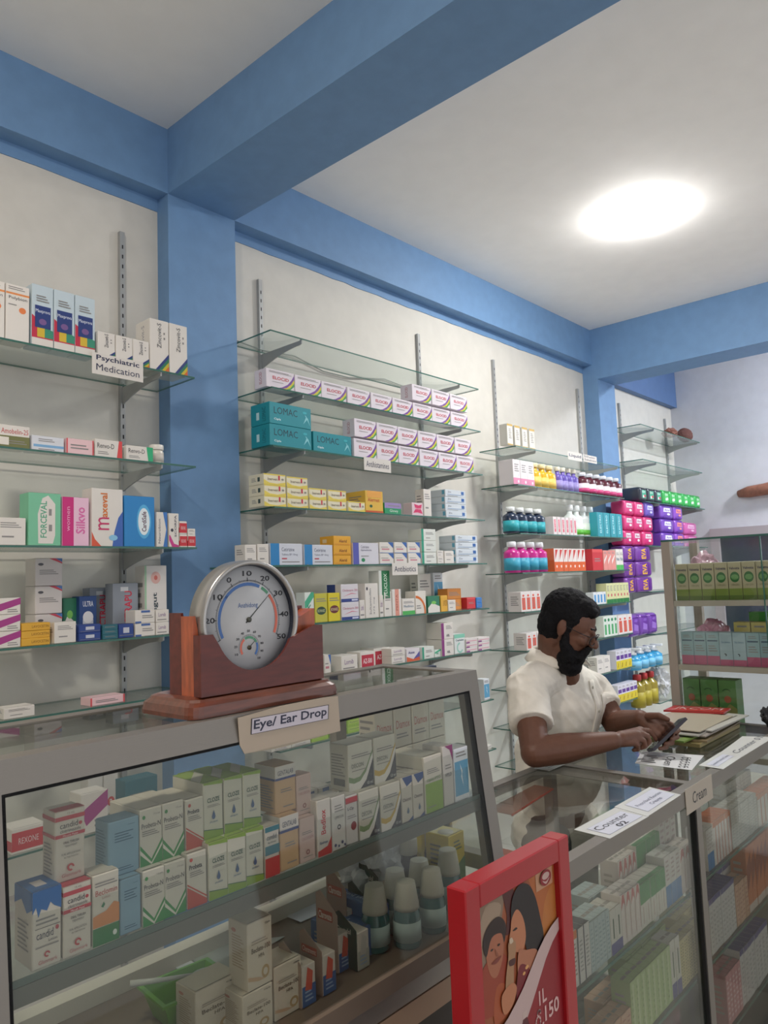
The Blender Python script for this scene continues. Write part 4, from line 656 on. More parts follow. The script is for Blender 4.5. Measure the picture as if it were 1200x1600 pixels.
('bluebox',0.4965,0.9130,1.1530,0.0297,.035,0.0667,1,1,'medicine_carton','plain light blue carton, lower of the blue pair','light blue cartons'),
('bluebox',0.4895,0.9280,1.2202,0.0442,.035,0.0683,1,1,'medicine_carton','plain light blue carton, upper of the blue pair','light blue cartons'),
('probn',0.5272,0.9130,1.1530,0.0327,.08,0.0683,2,1,'medicine_carton','white carton with green triangle foot, lower row, {o} from left','green triangle cartons'),
('probn',0.5327,0.9280,1.2218,0.0336,.08,0.0718,2,1,'medicine_carton','white carton with green triangle foot, upper row, {o} from left','green triangle cartons'),
('probr',0.5936,0.9130,1.1530,0.0319,.08,0.0708,1,1,'medicine_carton','white carton with red triangle foot, lower of two','red triangle cartons'),
('probr',0.6010,0.9280,1.2243,0.0299,.08,0.0664,1,1,'medicine_carton','white carton with red triangle foot, upper of two','red triangle cartons'),
('cloze',0.6266,0.9130,1.1530,0.0326,.08,0.0760,3,1,'medicine_carton','white carton with blue drop and lime corners, lower row, {o} from left','blue drop cartons'),
('cloze',0.6320,0.9280,1.2295,0.0335,.08,0.0768,3,1,'medicine_carton','white carton with blue drop and lime corners, upper row, {o} from left','blue drop cartons'),
('earbox',0.7257,0.9130,1.1530,0.0279,.03,0.0718,1,1,'medicine_carton','white carton with teal band and red foot under the orange cartons',''),
('gental',0.7549,0.9130,1.1530,0.0381,.04,0.0791,1,1,'medicine_carton','white and orange carton with blue line, lower of two','white and orange cartons'),
('gental',0.7599,0.9280,1.2326,0.0425,.05,0.0706,1,1,'medicine_carton','white and orange carton with blue line, upper of two','white and orange cartons'),
('pinkpale',0.7943,0.9130,1.1530,0.0333,.03,0.0665,1,1,'medicine_carton','pale pink lettered carton, lower of the two beside orange cartons','pale pink cartons'),
('pinkpale',0.8020,0.9280,1.2200,0.0324,.03,0.0611,1,1,'medicine_carton','pale pink lettered carton, upper of the two beside orange cartons','pale pink cartons'),
('bedlox',0.8304,0.9130,1.1530,0.0306,.04,0.0858,1,1,'medicine_carton','white carton with red sideways lettering and red foot',''),
('cipro',0.8624,0.9130,1.1530,0.0319,.04,0.0834,1,1,'medicine_carton','white carton with drop outline and dotted foot',''),
('lcap',0.8957,0.9130,1.1530,0.0286,.03,0.0777,1,1,'medicine_carton','white carton with red top stripe and dark red dot',''),
('decong',0.9259,0.9130,1.1530,0.0505,.05,0.0771,1,1,'medicine_carton','white carton with green wave, lower of two','green wave cartons'),
('decong',0.9174,0.9280,1.2306,0.0631,.045,0.0767,1,1,'medicine_carton','white carton with green wave, upper of two','green wave cartons'),
('decony',0.9780,0.9130,1.1530,0.0538,.05,0.0760,1,1,'medicine_carton','white carton with yellow wave, lower of two','yellow wave cartons'),
('decony',0.9821,0.9280,1.2295,0.0593,.045,0.0781,1,1,'medicine_carton','white carton with yellow wave, upper of two','yellow wave cartons'),
('oxeno',1.0335,0.9130,1.1530,0.0314,.045,0.0782,2,1,'medicine_carton','small white carton with blue drop and navy corners, {o} from left','small navy-cornered cartons'),
('greentall',1.0982,0.9130,1.1530,0.0556,.09,0.1013,1,1,'medicine_carton','tall white carton with lime green lower half at showcase right end',''),
('whitemag',1.1558,0.9130,1.1530,0.0322,.05,0.1104,1,1,'medicine_carton','tall white carton with magenta corner at showcase right end',''),
('bluewater',1.1901,0.9130,1.1530,0.0483,.04,0.0993,1,1,'medicine_carton','white carton with blue water picture at the extreme right of showcase shelf',''),
('diamox',1.1279,1.0600,1.1530,0.0577,.045,0.0850,4,2,'medicine_carton','cream carton with red print, {o} from left, {l} layer of back row at showcase right','cream cartons behind'),
('whiteblue',0.9338,1.0600,1.1530,0.0368,.04,0.0525,2,1,'medicine_carton','flat white and blue carton behind the front row, {o} from left','flat cartons behind the front row'),
('lime',0.6845,1.0400,1.1530,0.0310,.04,0.1360,2,1,'medicine_carton','lime and white carton standing behind the blue drop cartons, {o} from left','lime cartons behind'),
('becl',0.6277,0.9500,0.9500,0.0761,.05,0.0717,1,1,'medicine_carton','cream carton at bottom left of the lower inhaler cartons','lower inhaler cartons'),
('becl',0.7352,0.9100,0.9500,0.0544,.05,0.0744,1,1,'medicine_carton','cream carton at right of the lower inhaler cartons','lower inhaler cartons'),
('becl',0.6769,0.9100,0.9500,0.0560,.05,0.0586,1,1,'medicine_carton','cream carton in the middle of the lower inhaler cartons','lower inhaler cartons'),
('becl',0.6887,0.9120,1.0091,0.0464,.045,0.0915,1,1,'medicine_carton','cream carton with brown swirl standing on the lower inhaler cartons',''),
('doxt',0.9770,0.9250,0.9500,0.0295,.12,0.0750,1,1,'medicine_carton','blue carton with white lettering beside the mouthwash bottles, left',''),
('doxt',0.9190,0.9350,0.9500,0.0624,.1,0.0500,1,1,'medicine_carton','blue carton with white lettering beside the mouthwash bottles, right',''),
('yelbox',1.2301,0.9650,0.9500,0.0539,.06,0.1180,1,1,'medicine_carton','front yellow carton with green leaf side near the showcase end glass','yellow cartons'),
('yelbox',1.2221,1.0300,0.9500,0.0538,.06,0.1180,1,1,'medicine_carton','rear yellow carton behind its twin near the showcase end glass','yellow cartons'),
('ctube1',1.4782,0.8450,0.7150,0.0252,.06,0.1144,1,1,'cream_carton','slim white carton with orange top beside the red sign',''),
('ctube2',1.5034,0.8450,0.7150,0.0291,.06,0.1120,2,1,'cream_carton','slim white carton with dark edge, {o} from left beside the red sign','slim dark-edged cartons'),
('ctube3',1.5616,0.8450,0.7150,0.0193,.06,0.1050,5,1,'cream_carton','slim pale blue carton, {o} from left on upper counter shelf, front rank','pale blue slim cartons'),
('ctube3',1.6906,0.9100,0.7150,0.0182,.06,0.1000,5,1,'cream_carton','slim pale blue carton, {o} from left on upper counter shelf, rear rank','pale blue slim cartons rear'),
('ctube4',1.6582,0.8450,0.7150,0.0300,.06,0.0968,2,1,'cream_carton','slim white carton with violet foot, {o} from left','slim violet-footed cartons'),
('ctube5',1.7182,0.8450,0.7150,0.0259,.05,0.1112,4,1,'cream_carton','slim white carton with red streaks, {o} from left, front rank','slim red-streaked cartons'),
('ctube5',1.8277,0.9000,0.7150,0.0265,.05,0.1450,4,1,'cream_carton','slim white carton with red streaks, {o} from left, rear rank','slim red-streaked cartons rear'),
('ctube6',1.8218,0.8450,0.7150,0.0309,.05,0.1035,5,1,'cream_carton','white carton with solid green upper half, {o} from left, front rank','green-topped slim cartons'),
('ctube6',1.9338,0.9000,0.7150,0.0318,.05,0.1550,5,1,'cream_carton','white carton with solid green upper half, {o} from left, middle rank','green-topped cartons middle rank'),
('ctube6',2.0438,0.9550,0.7150,0.0335,.05,0.1550,5,1,'cream_carton','white carton with solid green upper half, {o} from left, rear rank','green-topped cartons rear rank'),
('ctube7',1.9764,0.8450,0.7150,0.0350,.05,0.1241,3,1,'cream_carton','tall white carton with blue lower half, {o} from left','tall blue-footed cartons'),
('ctube7',2.0841,0.9000,0.7150,0.0399,.05,0.1850,3,1,'cream_carton','tall white carton with blue lower half, {o} from left, behind','tall blue-footed cartons behind'),
('ctube5',2.0815,0.8450,0.7150,0.0363,.05,0.1141,3,1,'cream_carton','tall white carton with red edges beside counter post, {o} from left','tall cartons by the post'),
('ctubeo',1.6097,0.8450,0.4900,0.0251,.05,0.0850,5,1,'cream_carton','orange beige slim carton, {o} from left on lower counter shelf','orange beige slim cartons'),
('ctubeo',1.7047,0.9000,0.4900,0.0264,.05,0.0850,5,1,'cream_carton','orange beige slim carton, {o} from left, rear rank of lower shelf','orange beige cartons rear'),
('ctubeg',1.7385,0.8450,0.4900,0.0298,.05,0.1350,8,1,'cream_carton','pale green slim carton, {o} from left on lower counter shelf','pale green slim cartons'),
('ctubeg',1.8370,0.9000,0.4900,0.0313,.05,0.1350,8,1,'cream_carton','pale green slim carton, {o} from left, rear rank of lower shelf','pale green cartons rear'),
('ctube4',1.9769,0.8450,0.4900,0.0303,.05,0.1400,2,1,'cream_carton','white violet-footed carton between green and dotted cartons, {o} from left',''),
('ctubed',2.0376,0.8450,0.4900,0.0283,.05,0.1200,6,1,'cream_carton','beige dotted slim carton, {o} from left beside the counter post','beige dotted cartons'),
('ctubed',2.1604,0.9000,0.4900,0.0281,.05,0.1200,6,1,'cream_carton','beige dotted slim carton, {o} from left, rear rank beside post','beige dotted cartons rear'),
('ctube7',2.2819,0.8450,0.7150,0.0178,.06,0.1119,3,1,'cream_carton','pale blue white carton right of the counter post, {o} from left','pale cartons right of post'),
('ctuber',2.3353,0.8450,0.7150,0.0267,.06,0.1216,6,1,'cream_carton','slim white carton with red edge below the cream sign, {o} from left','slim red-edged cartons'),
('ctubew',2.5018,0.8450,0.7150,0.0284,.06,0.1161,9,1,'cream_carton','slim grey white carton, {o} from left, front rank below cream sign','slim grey white cartons'),
('ctubew',2.6651,0.9100,0.7150,0.0291,.06,0.1500,9,1,'cream_carton','slim grey white carton, {o} from left, rear rank below cream sign','slim grey white cartons rear'),
('ctuber',2.7645,0.8450,0.7150,0.0419,.06,0.1005,7,1,'cream_carton',"slim red-edged carton at the photo's right border, {o} from left",'red-edged cartons at border'),
('ctubev',2.2636,0.8450,0.4900,0.0243,.05,0.1500,9,1,'cream_carton','slim white carton with violet top, {o} from left','violet-topped slim cartons'),
('ctubev',2.3935,0.9000,0.4900,0.0255,.05,0.1500,9,1,'cream_carton','slim white carton with violet top, {o} from left, rear rank','violet-topped cartons rear'),
('ctubeo',2.4886,0.8450,0.4900,0.0283,.05,0.1200,4,1,'cream_carton','orange beige carton right of violet-topped row, {o} from left','orange cartons right of violet row'),
('ctubeb',2.6083,0.8450,0.4900,0.0429,.05,0.2000,7,1,'cream_carton','tall orange brown carton at the right border, {o} from left','tall orange brown cartons'),
('ctubep',2.3509,0.8450,0.2600,0.0257,.05,0.1400,5,1,'cream_carton','pink slim carton on the lowest counter shelf, {o} from left','pink slim cartons'),
('ctubep',2.4888,0.9000,0.2600,0.0270,.05,0.1400,5,1,'cream_carton','pink slim carton on the lowest counter shelf, {o} from left, behind','pink slim cartons behind'),
('ctubev',2.4853,0.8450,0.2600,0.0350,.05,0.1600,8,1,'cream_carton','violet-topped carton on the lowest counter shelf, {o} from left','violet-topped cartons on lowest shelf'),
]
def place_rows():
    rnd = random.Random(3)
    for (des, x0, y, z, w, d, h, n, lv, name, lab, grp) in ROWS:
        for l in range(lv):
            for i in range(n):
                jx = rnd.uniform(-1, 1) * w * .008; jz = rnd.uniform(-1, 1) * .012
                if name == 'cream_carton': jz *= .4
                loc = (x0 + w * (i + .5) + jx, y + d / 2 + rnd.uniform(0, .002), z + h * l + .0004)
                if des[:2] in ('Y:', 'N:', 'V:', 'J:'):
                    o = link(name, None, None, loc, jz * 20)
                    for pn, me in bottle_proto(des, w, h): link(pn, me, o)
                else:
                    o = link(name, carton_mesh(des, w * {'slimgold': .72, 'pinkslim': .8}.get(des, .965), d, h * (.985 if lv > 1 else 1)), None, loc, jz)
                tag(o, lab.format(o=ON[i] , l=lvname(l, lv)), CAT[name], grp or None)
place_rows()
# ------------------------------------------------------------------ left showcase (sloping glass front)
def ysl(z): return .932 - (1.392 - z) * .125     # front plane, z in world
def left_case():
    t = thing('glass_showcase', 'aluminium framed glass showcase with sloping front holding eye and ear drops', 'showcase', (.8, 1.0, 0))
    def mk(nm, fn):
        b = MB(); fn(b); b.v = [(v[0] - .8, v[1] - 1.0, v[2]) for v in b.v]; return b.build(nm, t)
    x0, x1 = .325, 1.305; zt = 1.392; yb = 1.195
    def slab(b, xa, xb, za, zb, m, th=.028):
        b.prism([(xa, ysl(za), za), (xa, ysl(za) + th, za), (xa, ysl(zb) + th, zb), (xa, ysl(zb), zb)], (xb - xa, 0, 0), m)
    def top(b):
        slab(b, x0, x1, zt - .038, zt, ALU, .03); b.box(x0, yb - .03, zt - .03, x1, yb, zt, ALU)
        b.box(x0, .96, zt - .03, x0 + .03, yb - .03, zt, ALU); b.box(x1 - .032, .96, zt - .03, x1, yb - .03, zt, ALU)
    mk('top_frame', top)
    mk('top_glass', lambda b: b.box(x0 + .03, .962, zt - .008, x1 - .03, yb - .03, zt - .002, TINTGLASS))
    zb = .89
    for xa in (x0, x1 - .034):
        mk('corner_post', lambda b: (slab(b, xa, xa + .034, zb, zt - .038, ALU, .03), slab(b, xa + (.034 if xa == x0 else -.004), xa + (.038 if xa == x0 else 0), zb, zt - .038, RUBBER, .012)))
        mk('rear_post', lambda b: b.box(xa, yb - .03, zb, xa + .03, yb, zt - .03, ALU))
    mk('rear_post', lambda b: b.box(1.13, yb - .02, .95, 1.16, yb, zt - .03, mat('#8d8578', .5)))
    mk('front_glass', lambda b: slab(b, x0 + .034, x1 - .034, zb + .03, zt - .038, TINTGLASS, .004))
    mk('end_glass', lambda b: b.prism([(x1 - .016, ysl(.92) + .03, .92), (x1 - .016, yb - .03, .92), (x1 - .016, yb - .03, zt - .03), (x1 - .016, ysl(zt - .03) + .03, zt - .03)], (.005, 0, 0), GLASS))
    mk('rubber_gasket', lambda b: slab(b, x0 + .034, x1 - .034, zt - .042, zt - .038, RUBBER, .012))
    zs = 1.58 - .427
    def shelf(b):
        b.box(x0 + .01, .9115, zs - .008, x1 - .02, 1.165, zs - .0005, SHELFGLASS); b.box(x0 + .01, .910, zs - .008, x1 - .02, .9115, zs, EDGE2)
        b.box(x0 + .034, .9095, zs - .030, x1 - .034, .93, zs - .0085, mat('#74766f', .4, .3))
    mk('glass_shelf', shelf)
    zd = .95
    mk('deck', lambda b: b.box(x0 + .005, .868, zd - .03, x1 - .005, yb, zd - .0005, mat('#6d5f52', .5, var=.15, scale=5, key='deck_board')))
    mk('bottom_rail', lambda b: (slab(b, x0, x1, zb - .0, zb + .03, ALU, .035), b.box(x0, yb - .03, zd, x1, yb, zd + .025, mat('#cfcabd', .5))))
    # closed counter base the showcase stands on
    c = thing('base_cabinet', 'aluminium and board base cabinet carrying the sloping showcase', 'cabinet', (.8, 1.02, 0))
    def mc(nm, fn):
        b = MB(); fn(b); b.v = [(v[0] - .8, v[1] - 1.02, v[2]) for v in b.v]; return b.build(nm, c)
    mc('carcass', lambda b: (b.box(x0, .895, .06, x1, 1.195, .88, mat('#4b4640', .6)), b.box(x0 + .02, .92, 0, x1 - .02, 1.17, .06, mat('#33302d', .7))))
    mc('front_frame', lambda b: [b.box(xa, .872, .06, xa + .034, .895, .88, ALU) for xa in (x0, .8, x1 - .034)])
    mc('frame_rail', lambda b: b.box(x0, .872, .845, x1, .8945, .885, mat('#b59a80', .5)))
left_case()
# taped sign on showcase header
def header_sign():
    zc = 1.362; x0, x1 = .685, .905
    o = MB(); m = mat('#b9aa98', .6, key='taped_paper')
    pts = [(-.5, -.42), (-.43, -.5), (-.1, -.44), (.1, -.41), (.5, -.34), (.49, .35), (.3, .42), (.28, .46), (-.49, .5)]
    w = x1 - x0; h = .088
    pts = [((0.6906, 0.9250, 1.3892)), ((0.6931, 0.9250, 1.3492)), ((0.7010, 0.9250, 1.3358)), ((0.7718, 0.9250, 1.3321)), ((0.8995, 0.9250, 1.3359)), ((0.8960, 0.9250, 1.3931)), ((0.8623, 0.9250, 1.3956)), ((0.7738, 0.9250, 1.3949))]
    c = Vector((sum(p[0] for p in pts) / 8, .925, sum(p[2] for p in pts) / 8))
    o.prism([(p[0] - c.x, 0, p[2] - c.z) for p in pts], (0, .0012, 0), m)
    q = [Vector((0.7144, 0.9240, 1.3847)), Vector((0.8739, 0.9240, 1.3827)), Vector((0.7126, 0.9240, 1.3616))]
    O = q[2] - c; O.y = -.0003; U = q[1] - q[0]; U.y = 0; V = q[0] - q[2]; V.y = 0
    decal(o, O, U, V, (0, -1, 0), [('r', 0, 0, 1, 1, '#2e2c38'), ('r', .01, .03, .99, .97, '#cfc8d2'), ('t', 'Eye/ Ear Drop', .03, .12, .97, .88, '#2e3046')], eps=.0004)
    ob = o.build('header_sign', None, c); tag(ob, 'beige taped paper sign reading Eye Ear Drop on the showcase header', 'sign')
header_sign()
# ------------------------------------------------------------------ desk thermometer
def thermometer():
    t = thing('desk_thermometer', 'round silver dial thermometer in a dark varnished wooden stand on the showcase', 'thermometer', (.776, 1.02, 1.393))
    ox, oy, oz = .776, 1.02, 1.393
    WD = mat('#5e2219', .4, coat=.25, var=.25, scale=9, stretch=(2, 10, 10), key='dark_varnished_wood'); WO = mat('#a5502c', .35, coat=.4, var=.3, scale=10, stretch=(10, 10, 2), key='orange_wood'); WB = mat('#62301e', .28, coat=.7, var=.3, scale=8, stretch=(2, 12, 12), key='base_wood')
    b = MB(); x0, x1, y0, y1 = .625, .925, .945, 1.095
    prof = [(0, 0), (0, .006), (.002, .017), (.008, .022), (.010, .026), (.018, .029)]
    rings = []
    for ins, z in prof:
        a = [(x0 + ins, y0 + ins), (x1 - ins, y0 + ins), (x1 - ins, y1 - ins), (x0 + ins, y1 - ins)]; r = .02; ring = []
        for (cx, cy), a0 in zip([(x0 + ins + r, y0 + ins + r), (x1 - ins - r, y0 + ins + r), (x1 - ins - r, y1 - ins - r), (x0 + ins + r, y1 - ins - r)], (PI, 1.5 * PI, 0, .5 * PI)):
            for k in range(5): th = a0 + k * PI / 8; ring.append((cx + r * math.cos(th) - ox, cy + r * math.sin(th) - oy, z))
        rings.append(ring)
    vs = [p for r in rings for p in r]; n = 20
    fs = [(i * n + k, i * n + (k + 1) % n, (i + 1) * n + (k + 1) % n, (i + 1) * n + k) for i in range(len(rings) - 1) for k in range(n)] + [tuple(range(n))[::-1], tuple((len(rings) - 1) * n + k for k in range(n))]
    b.raw(vs, fs, WB, False); b.build('wooden_base', t)
    cx, cz = .751, 1.529; R = .0945; zb = oz + .029
    def board(nm, xa, xb, zl, ztop, y0, y1, m, r=R + .001, shoulder=.022):
        b = MB(); pts = [(xb, zb), (xb, ztop)]
        pts = [(xa, zb), (xb, zb), (xb, ztop), (xb - shoulder, ztop)]
        # curve from right shoulder down round the dial to the left shoulder
        a0 = math.asin(max(-1, min(1, (ztop - .018 - cz) / r)))
        for k in range(0, 25):
            a = a0 - (PI + 2 * a0) * k / 24; pts.append((cx + r * math.cos(a), cz + r * math.sin(a)))
        pts += [(xa + shoulder, ztop), (xa, ztop)]
        pts = [p for p in pts if p[0] <= xb + 1e-6 and p[0] >= xa - 1e-6]
        b.prism([(p[0] - ox, y0 - oy, p[1] - oz) for p in pts], (0, y1 - y0, 0), m); b.build(nm, t)
    board('front_board', .648, .893, 0, 1.512, .955, .9598, WD, r=.0775)
    board('filler_board', .648, .893, 0, 1.512, .96, .9738, WD, r=.0955, shoulder=.001)
    board('middle_board', .648, .893, 0, 1.54, .974, 1.0058, WO, r=.0955, shoulder=.004)
    board('rear_board', .648, .893, 0, 1.545, 1.006, 1.038, WD, r=.0955, shoulder=.004)
    ring = MB(); SIL = mat('#b5b3b0', .3, .8, key='silver_rim')
    ring.lathe([(.0865, .009), (.087, -.004), (.0885, -.0075), (.0925, -.0075), (.0945, -.005), (.0945, .030), (.085, .033), (.078, .033)], SIL, (cx - ox, .968 - oy, cz - oz), 'y', 72, cap=False); ring.build('metal_rim', t)
    inner = MB(); inner.lathe([(.0863, -.002), (.0855, .012)], mat('#2b2f3c', .4), (cx - ox, .968 - oy, cz - oz), 'y', 64, cap=False); 
    d = MB(); d.lathe([(.087, .006), (.087, .013)], mat('#cfd0d2', .5), (cx - ox, .968 - oy, cz - oz), 'y', 64)
    r = .0845; O = (cx - ox, .9738 - oy, cz - oz); its = []
    an = lambda tt: 91 - 29 * (tt - 10) / 10
    its += [('a', 0, 0, .64, .70, an(50), an(27), '#d8705c'), ('a', 0, 0, .64, .70, an(25.5), an(20), '#5a9a78'), ('a', 0, 0, .64, .70, an(18.5), an(-30), '#4a74b4')]
    for q in range(-60, 101):
        v = q / 2
        if v < -30: continue
        a = math.radians(an(v)); big = (q % 20 == 0); r0, r1 = .72, (.79 if big else .75 + (.02 if q % 10 == 0 else 0)); w = .008 if big else .004
        c, s = math.cos(a), math.sin(a); its.append(('p', [(c * r0 - s * w, s * r0 + c * w), (c * r0 + s * w, s * r0 - c * w), (c * r1 + s * w, s * r1 - c * w), (c * r1 - s * w, s * r1 + c * w)], '#3a3c42'))
    for v in (-30, -20, -10, 0, 10, 20, 30, 40, 50):
        a = math.radians(an(v)); s_ = str(v) if v != -20 else '20'; ww = .055 * len(s_) ; X, Z = .87 * math.cos(a), .87 * math.sin(a)
        if v == -30: X, Z = .95 * math.cos(a), .95 * math.sin(a); s_ = 'C'; ww = .05
        its.append(('t', s_, X - ww, Z - .05, X + ww, Z + .05, '#25262b'))
    its.append(('t', 'Anzhidong', -.24, .20, .22, .32, '#4a6ea8')); its.append(('t', 'COLD', -.55, .42, -.45, .46, '#dfe6ee'))
    its += [('a', 0, -.52, .17, .215, 215, 125, '#d8705c'), ('a', 0, -.52, .17, .215, 118, 60, '#5a9a78'), ('a', 0, -.52, .17, .215, 25, -45, '#4a74b4'), ('a', 0, -.52, .17, .215, 57, 28, '#5a9a78')]
    for i, s_ in enumerate(['10', '20', '30', '40', '50', '60', '70', '80', '90', '100']):
        a = math.radians(200 - i * 27); X, Z = .31 * math.cos(a), -.52 + .31 * math.sin(a); its.append(('t', s_, X - .035, Z - .022, X + .035, Z + .022, '#33343a'))
    for i in range(46):
        a = math.radians(200 - i * 5.4); c, s = math.cos(a), math.sin(a); w = .003; its.append(('p', [(c * .225 - s * w, -.52 + s * .225 + c * w), (c * .225 + s * w, -.52 + s * .225 - c * w), (c * .25 + s * w, -.52 + s * .25 - c * w), (c * .25 - s * w, -.52 + s * .25 + c * w)], '#3a3c42'))
    # flat order: keep a single tiny offset
    V0 = Vector(O)
    for it in its: decal(d, V0, (r, 0, 0), (0, 0, r), (0, -1, 0), [it], eps=.0003)
    d.build('dial', t); inner.build('inner_rim', t)
    h = MB(); a = math.radians(42)
    def needle(c, L, a, w, y):
        nonlocal h
        u = Vector((math.cos(a), 0, math.sin(a))); n = Vector((-math.sin(a), 0, math.cos(a))); c = Vector(c)
        h.prism([c - u * L * .12 - n * w, c - u * L * .12 + n * w, c + u * L + n * w * .3, c + u * L - n * w * .3], (0, .0005, 0), mat('#3a3f3a', .4)); 
    needle((cx - ox, .9735 - oy, cz - oz), .058, a, .0011, 0); h.lathe([(.0042, 0), (.0042, -.004), (.002, -.005)], mat('#55564f', .3, .6), (cx - ox, .975 - oy, cz - oz), 'y', 20)
    h.build('needle', t); h = MB(); needle((cx - ox, .9735 - oy, cz - .52 * r - oz), .016, math.radians(40), .0009, 0); h.lathe([(.0035, 0), (.0035, -.003)], mat('#4a4438', .4, .5), (cx - ox, .975 - oy, cz - .52 * r - oz), 'y', 20)
    h.build('small_needle', t)
thermometer()
# ------------------------------------------------------------------ showcase deck contents
def lathe_thing(name, label, cat, loc, parts, group=None, rz=0):
    t = thing(name, label, cat, loc, rz, group)
    for pn, prof, m, k in parts: b = MB(); b.lathe(prof, m, **k); b.build(pn, t)
    return t
MWB = mat('#1f5a5a', .15, coat=.5); CUP = mat('#b4b2a4', .45)
for (p, w) in (((0.9893, 0.9450, 0.9550), 'at the rear left'), ((1.0625, 0.9620, 0.9550), 'second in the rear'), ((1.0342, 0.9120, 0.9550), 'nearest the sloping glass'), ((1.1273, 0.9580, 0.9550), 'between the rear cups'), ((1.1060, 0.9120, 0.9550), 'front and right of the nearest'), ((1.2032, 0.9480, 0.9550), 'at the far right')):
    lathe_thing('mouthwash_bottle', 'teal mouthwash bottle with frosted measuring cup cap, ' + w, 'bottle', (p[0], p[1], .9505), [
        ('bottle_body', [(.022, 0), (.0245, .004), (.0245, .052), (.019, .066), (.014, .072)], MWB, {}),
        ('measuring_cup', [(.0225, .062), (.0225, .068), (.0165, .106), (.0155, .1065)], CUP, {}),
        ('bottle_label', [(.0247, .012), (.0247, .044)], mat('#9fb4b0', .5), {})], 'teal mouthwash bottles')
for (p, w) in (((1.1809, 1.0300, 0.9550), 'left'), ((1.2525, 1.0300, 0.9550), 'middle'), ((1.2522, 0.9900, 0.9550), 'right')):
    lathe_thing('medicine_bottle', 'dark brown bottle with ribbed white cap, %s one of the three behind' % w, 'bottle', (p[0], p[1], .9505), [
        ('bottle_body', [(.019, 0), (.021, .004), (.021, .075), (.014, .088), (.011, .09)], mat('#2c2228', .2, coat=.4), {}),
        ('cap', [(.0175, .088), (.018, .09), (.018, .116), (.016, .119)], mat('#bfbbae', .5), {})], 'brown bottles with white caps')
# plastic bag ball
def blob(name, label, cat, c, r, m, seed=0, amp=.25, sc=6, squash=(1, 1, 1), n=40, group=None):
    bm = bmesh.new(); bmesh.ops.create_icosphere(bm, subdivisions=4, radius=1)
    for v in bm.verts:
        d = v.co.normalized(); k = 1 + amp * (noise.noise(d * sc / 3 + Vector((seed, 0, 0))) + .5 * abs(noise.noise(d * sc + Vector((0, seed, 0)))))
        v.co = Vector((d.x * k * r * squash[0], d.y * k * r * squash[1], d.z * k * r * squash[2]))
    me = bpy.data.meshes.new(name); bm.to_mesh(me); bm.free(); me.materials.append(m)
    o = link(name, me, None, c)
    lo = min(v.co.z for v in me.vertices); o.location.z = c[2] - lo
    return tag(o, label, cat, group)
BAG = mat('#dde0e4', .25, alpha=.85, key='thin_plastic')
p = (1.1391, 1.0800, 0.9550); blob('plastic_bag', 'crumpled translucent white plastic bag behind the mouthwash bottles', 'bag', (p[0], 1.08, .951), .058, BAG, 3, .5, 9, (1.2, .8, 1))
# calculator
def calculator():
    p = (0.5138, 1.1798, 0.9600); t = thing('calculator', 'black desk calculator with grey keys at the lower left of showcase', 'calculator', (p[0] + .02, .975, .951), .12)
    b = MB(); b.box(-.055, -.075, 0, .055, .075, .016, mat('#232326', .5), .004, 2); b.build('calculator_body', t)
    s = MB(); s.box(-.045, .04, .0162, .045, .066, .024, mat('#5c6660', .2), .002); s.build('display', t)
    for r in range(5):
        for c in range(5):
            k = MB(); x = -.042 + c * .021; y = -.062 + r * .019
            k.box(x - .0075, y - .0065, .0163, x + .0075, y + .0065, .022, mat('#a8572c' if (r == 4 and c > 2) else '#6d6c66', .5), .0015); k.build('calculator_key', t)
calculator()
def basket():
    p = (0.6698, 1.0358, 0.9600); t = thing('plastic_basket', 'lime green plastic basket holding a white plastic spoon', 'basket', (p[0], p[1], .951), -.1)
    m = mat('#5c9c1c', .3, coat=.3); b = MB(); w, d, h = .055, .04, .045
    def ring(k, z): return [(-w * k, -d * k, z), (w * k, -d * k, z), (w * k, d * k, z), (-w * k, d * k, z)]
    rs = [ring(.72, 0), ring(1, h), ring(1.06, h), ring(1.06, h - .004), ring(.97, h - .004), ring(.70, .003)]
    rs = [ring(.72, 0), ring(.98, h - .004), ring(1.07, h - .004), ring(1.07, h), ring(.95, h), ring(.70, .003)]
    vs = [q for r in rs for q in r]; fs = [(i * 4 + k, i * 4 + (k + 1) % 4, (i + 1) * 4 + (k + 1) % 4, (i + 1) * 4 + k) for i in range(5) for k in range(4)] + [(3, 2, 1, 0), (20, 21, 22, 23)]
    b.raw(vs, fs, m); b.build('basket_body', t)
    s = thing('plastic_spoon', 'white translucent plastic spoon lying across the green basket', 'spoon', (p[0], p[1], .951 + h + .004), 0)
    k = MB(); k.tube([(-.075, .03, .012), (-.03, .012, .006), (.01, -.004, .002)], [.005, .0035, .003], mat('#b8bab4', .3)); k.ell((.025, -.01, .001), ((.02, -.006, 0), (.005, .014, 0), (0, 0, .003)), mat('#b8bab4', .3)); k.build('spoon_body', s)
basket()
def paper(name, label, pts, z, th=.0008, col='#c6c9d2', its=None, cat='paper', O=None, group=None, rough=.55):
    c = Vector((sum(p[0] for p in pts) / len(pts), sum(p[1] for p in pts) / len(pts), z)); b = MB()
    b.prism([(p[0] - c.x, p[1] - c.y, 0) for p in pts], (0, 0, th), mat(col, rough))
    if its:
        o, u, v = [Vector((q[0], q[1], z)) - c for q in O]
        decal(b, o + Vector((0, 0, th)), u - o, v - o, (0, 0, 1), its, eps=.0004)
    return tag(b.build(name, None, c), label, cat, group)
paper('paper_slip', 'folded white paper strip lying behind the cartons in showcase deck', [(0.9751, 1.1708, 0.9530), (0.9754, 1.1253, 0.9530), (1.1243, 1.1191, 0.9530), (1.1040, 1.1723, 0.9530)], .9515)
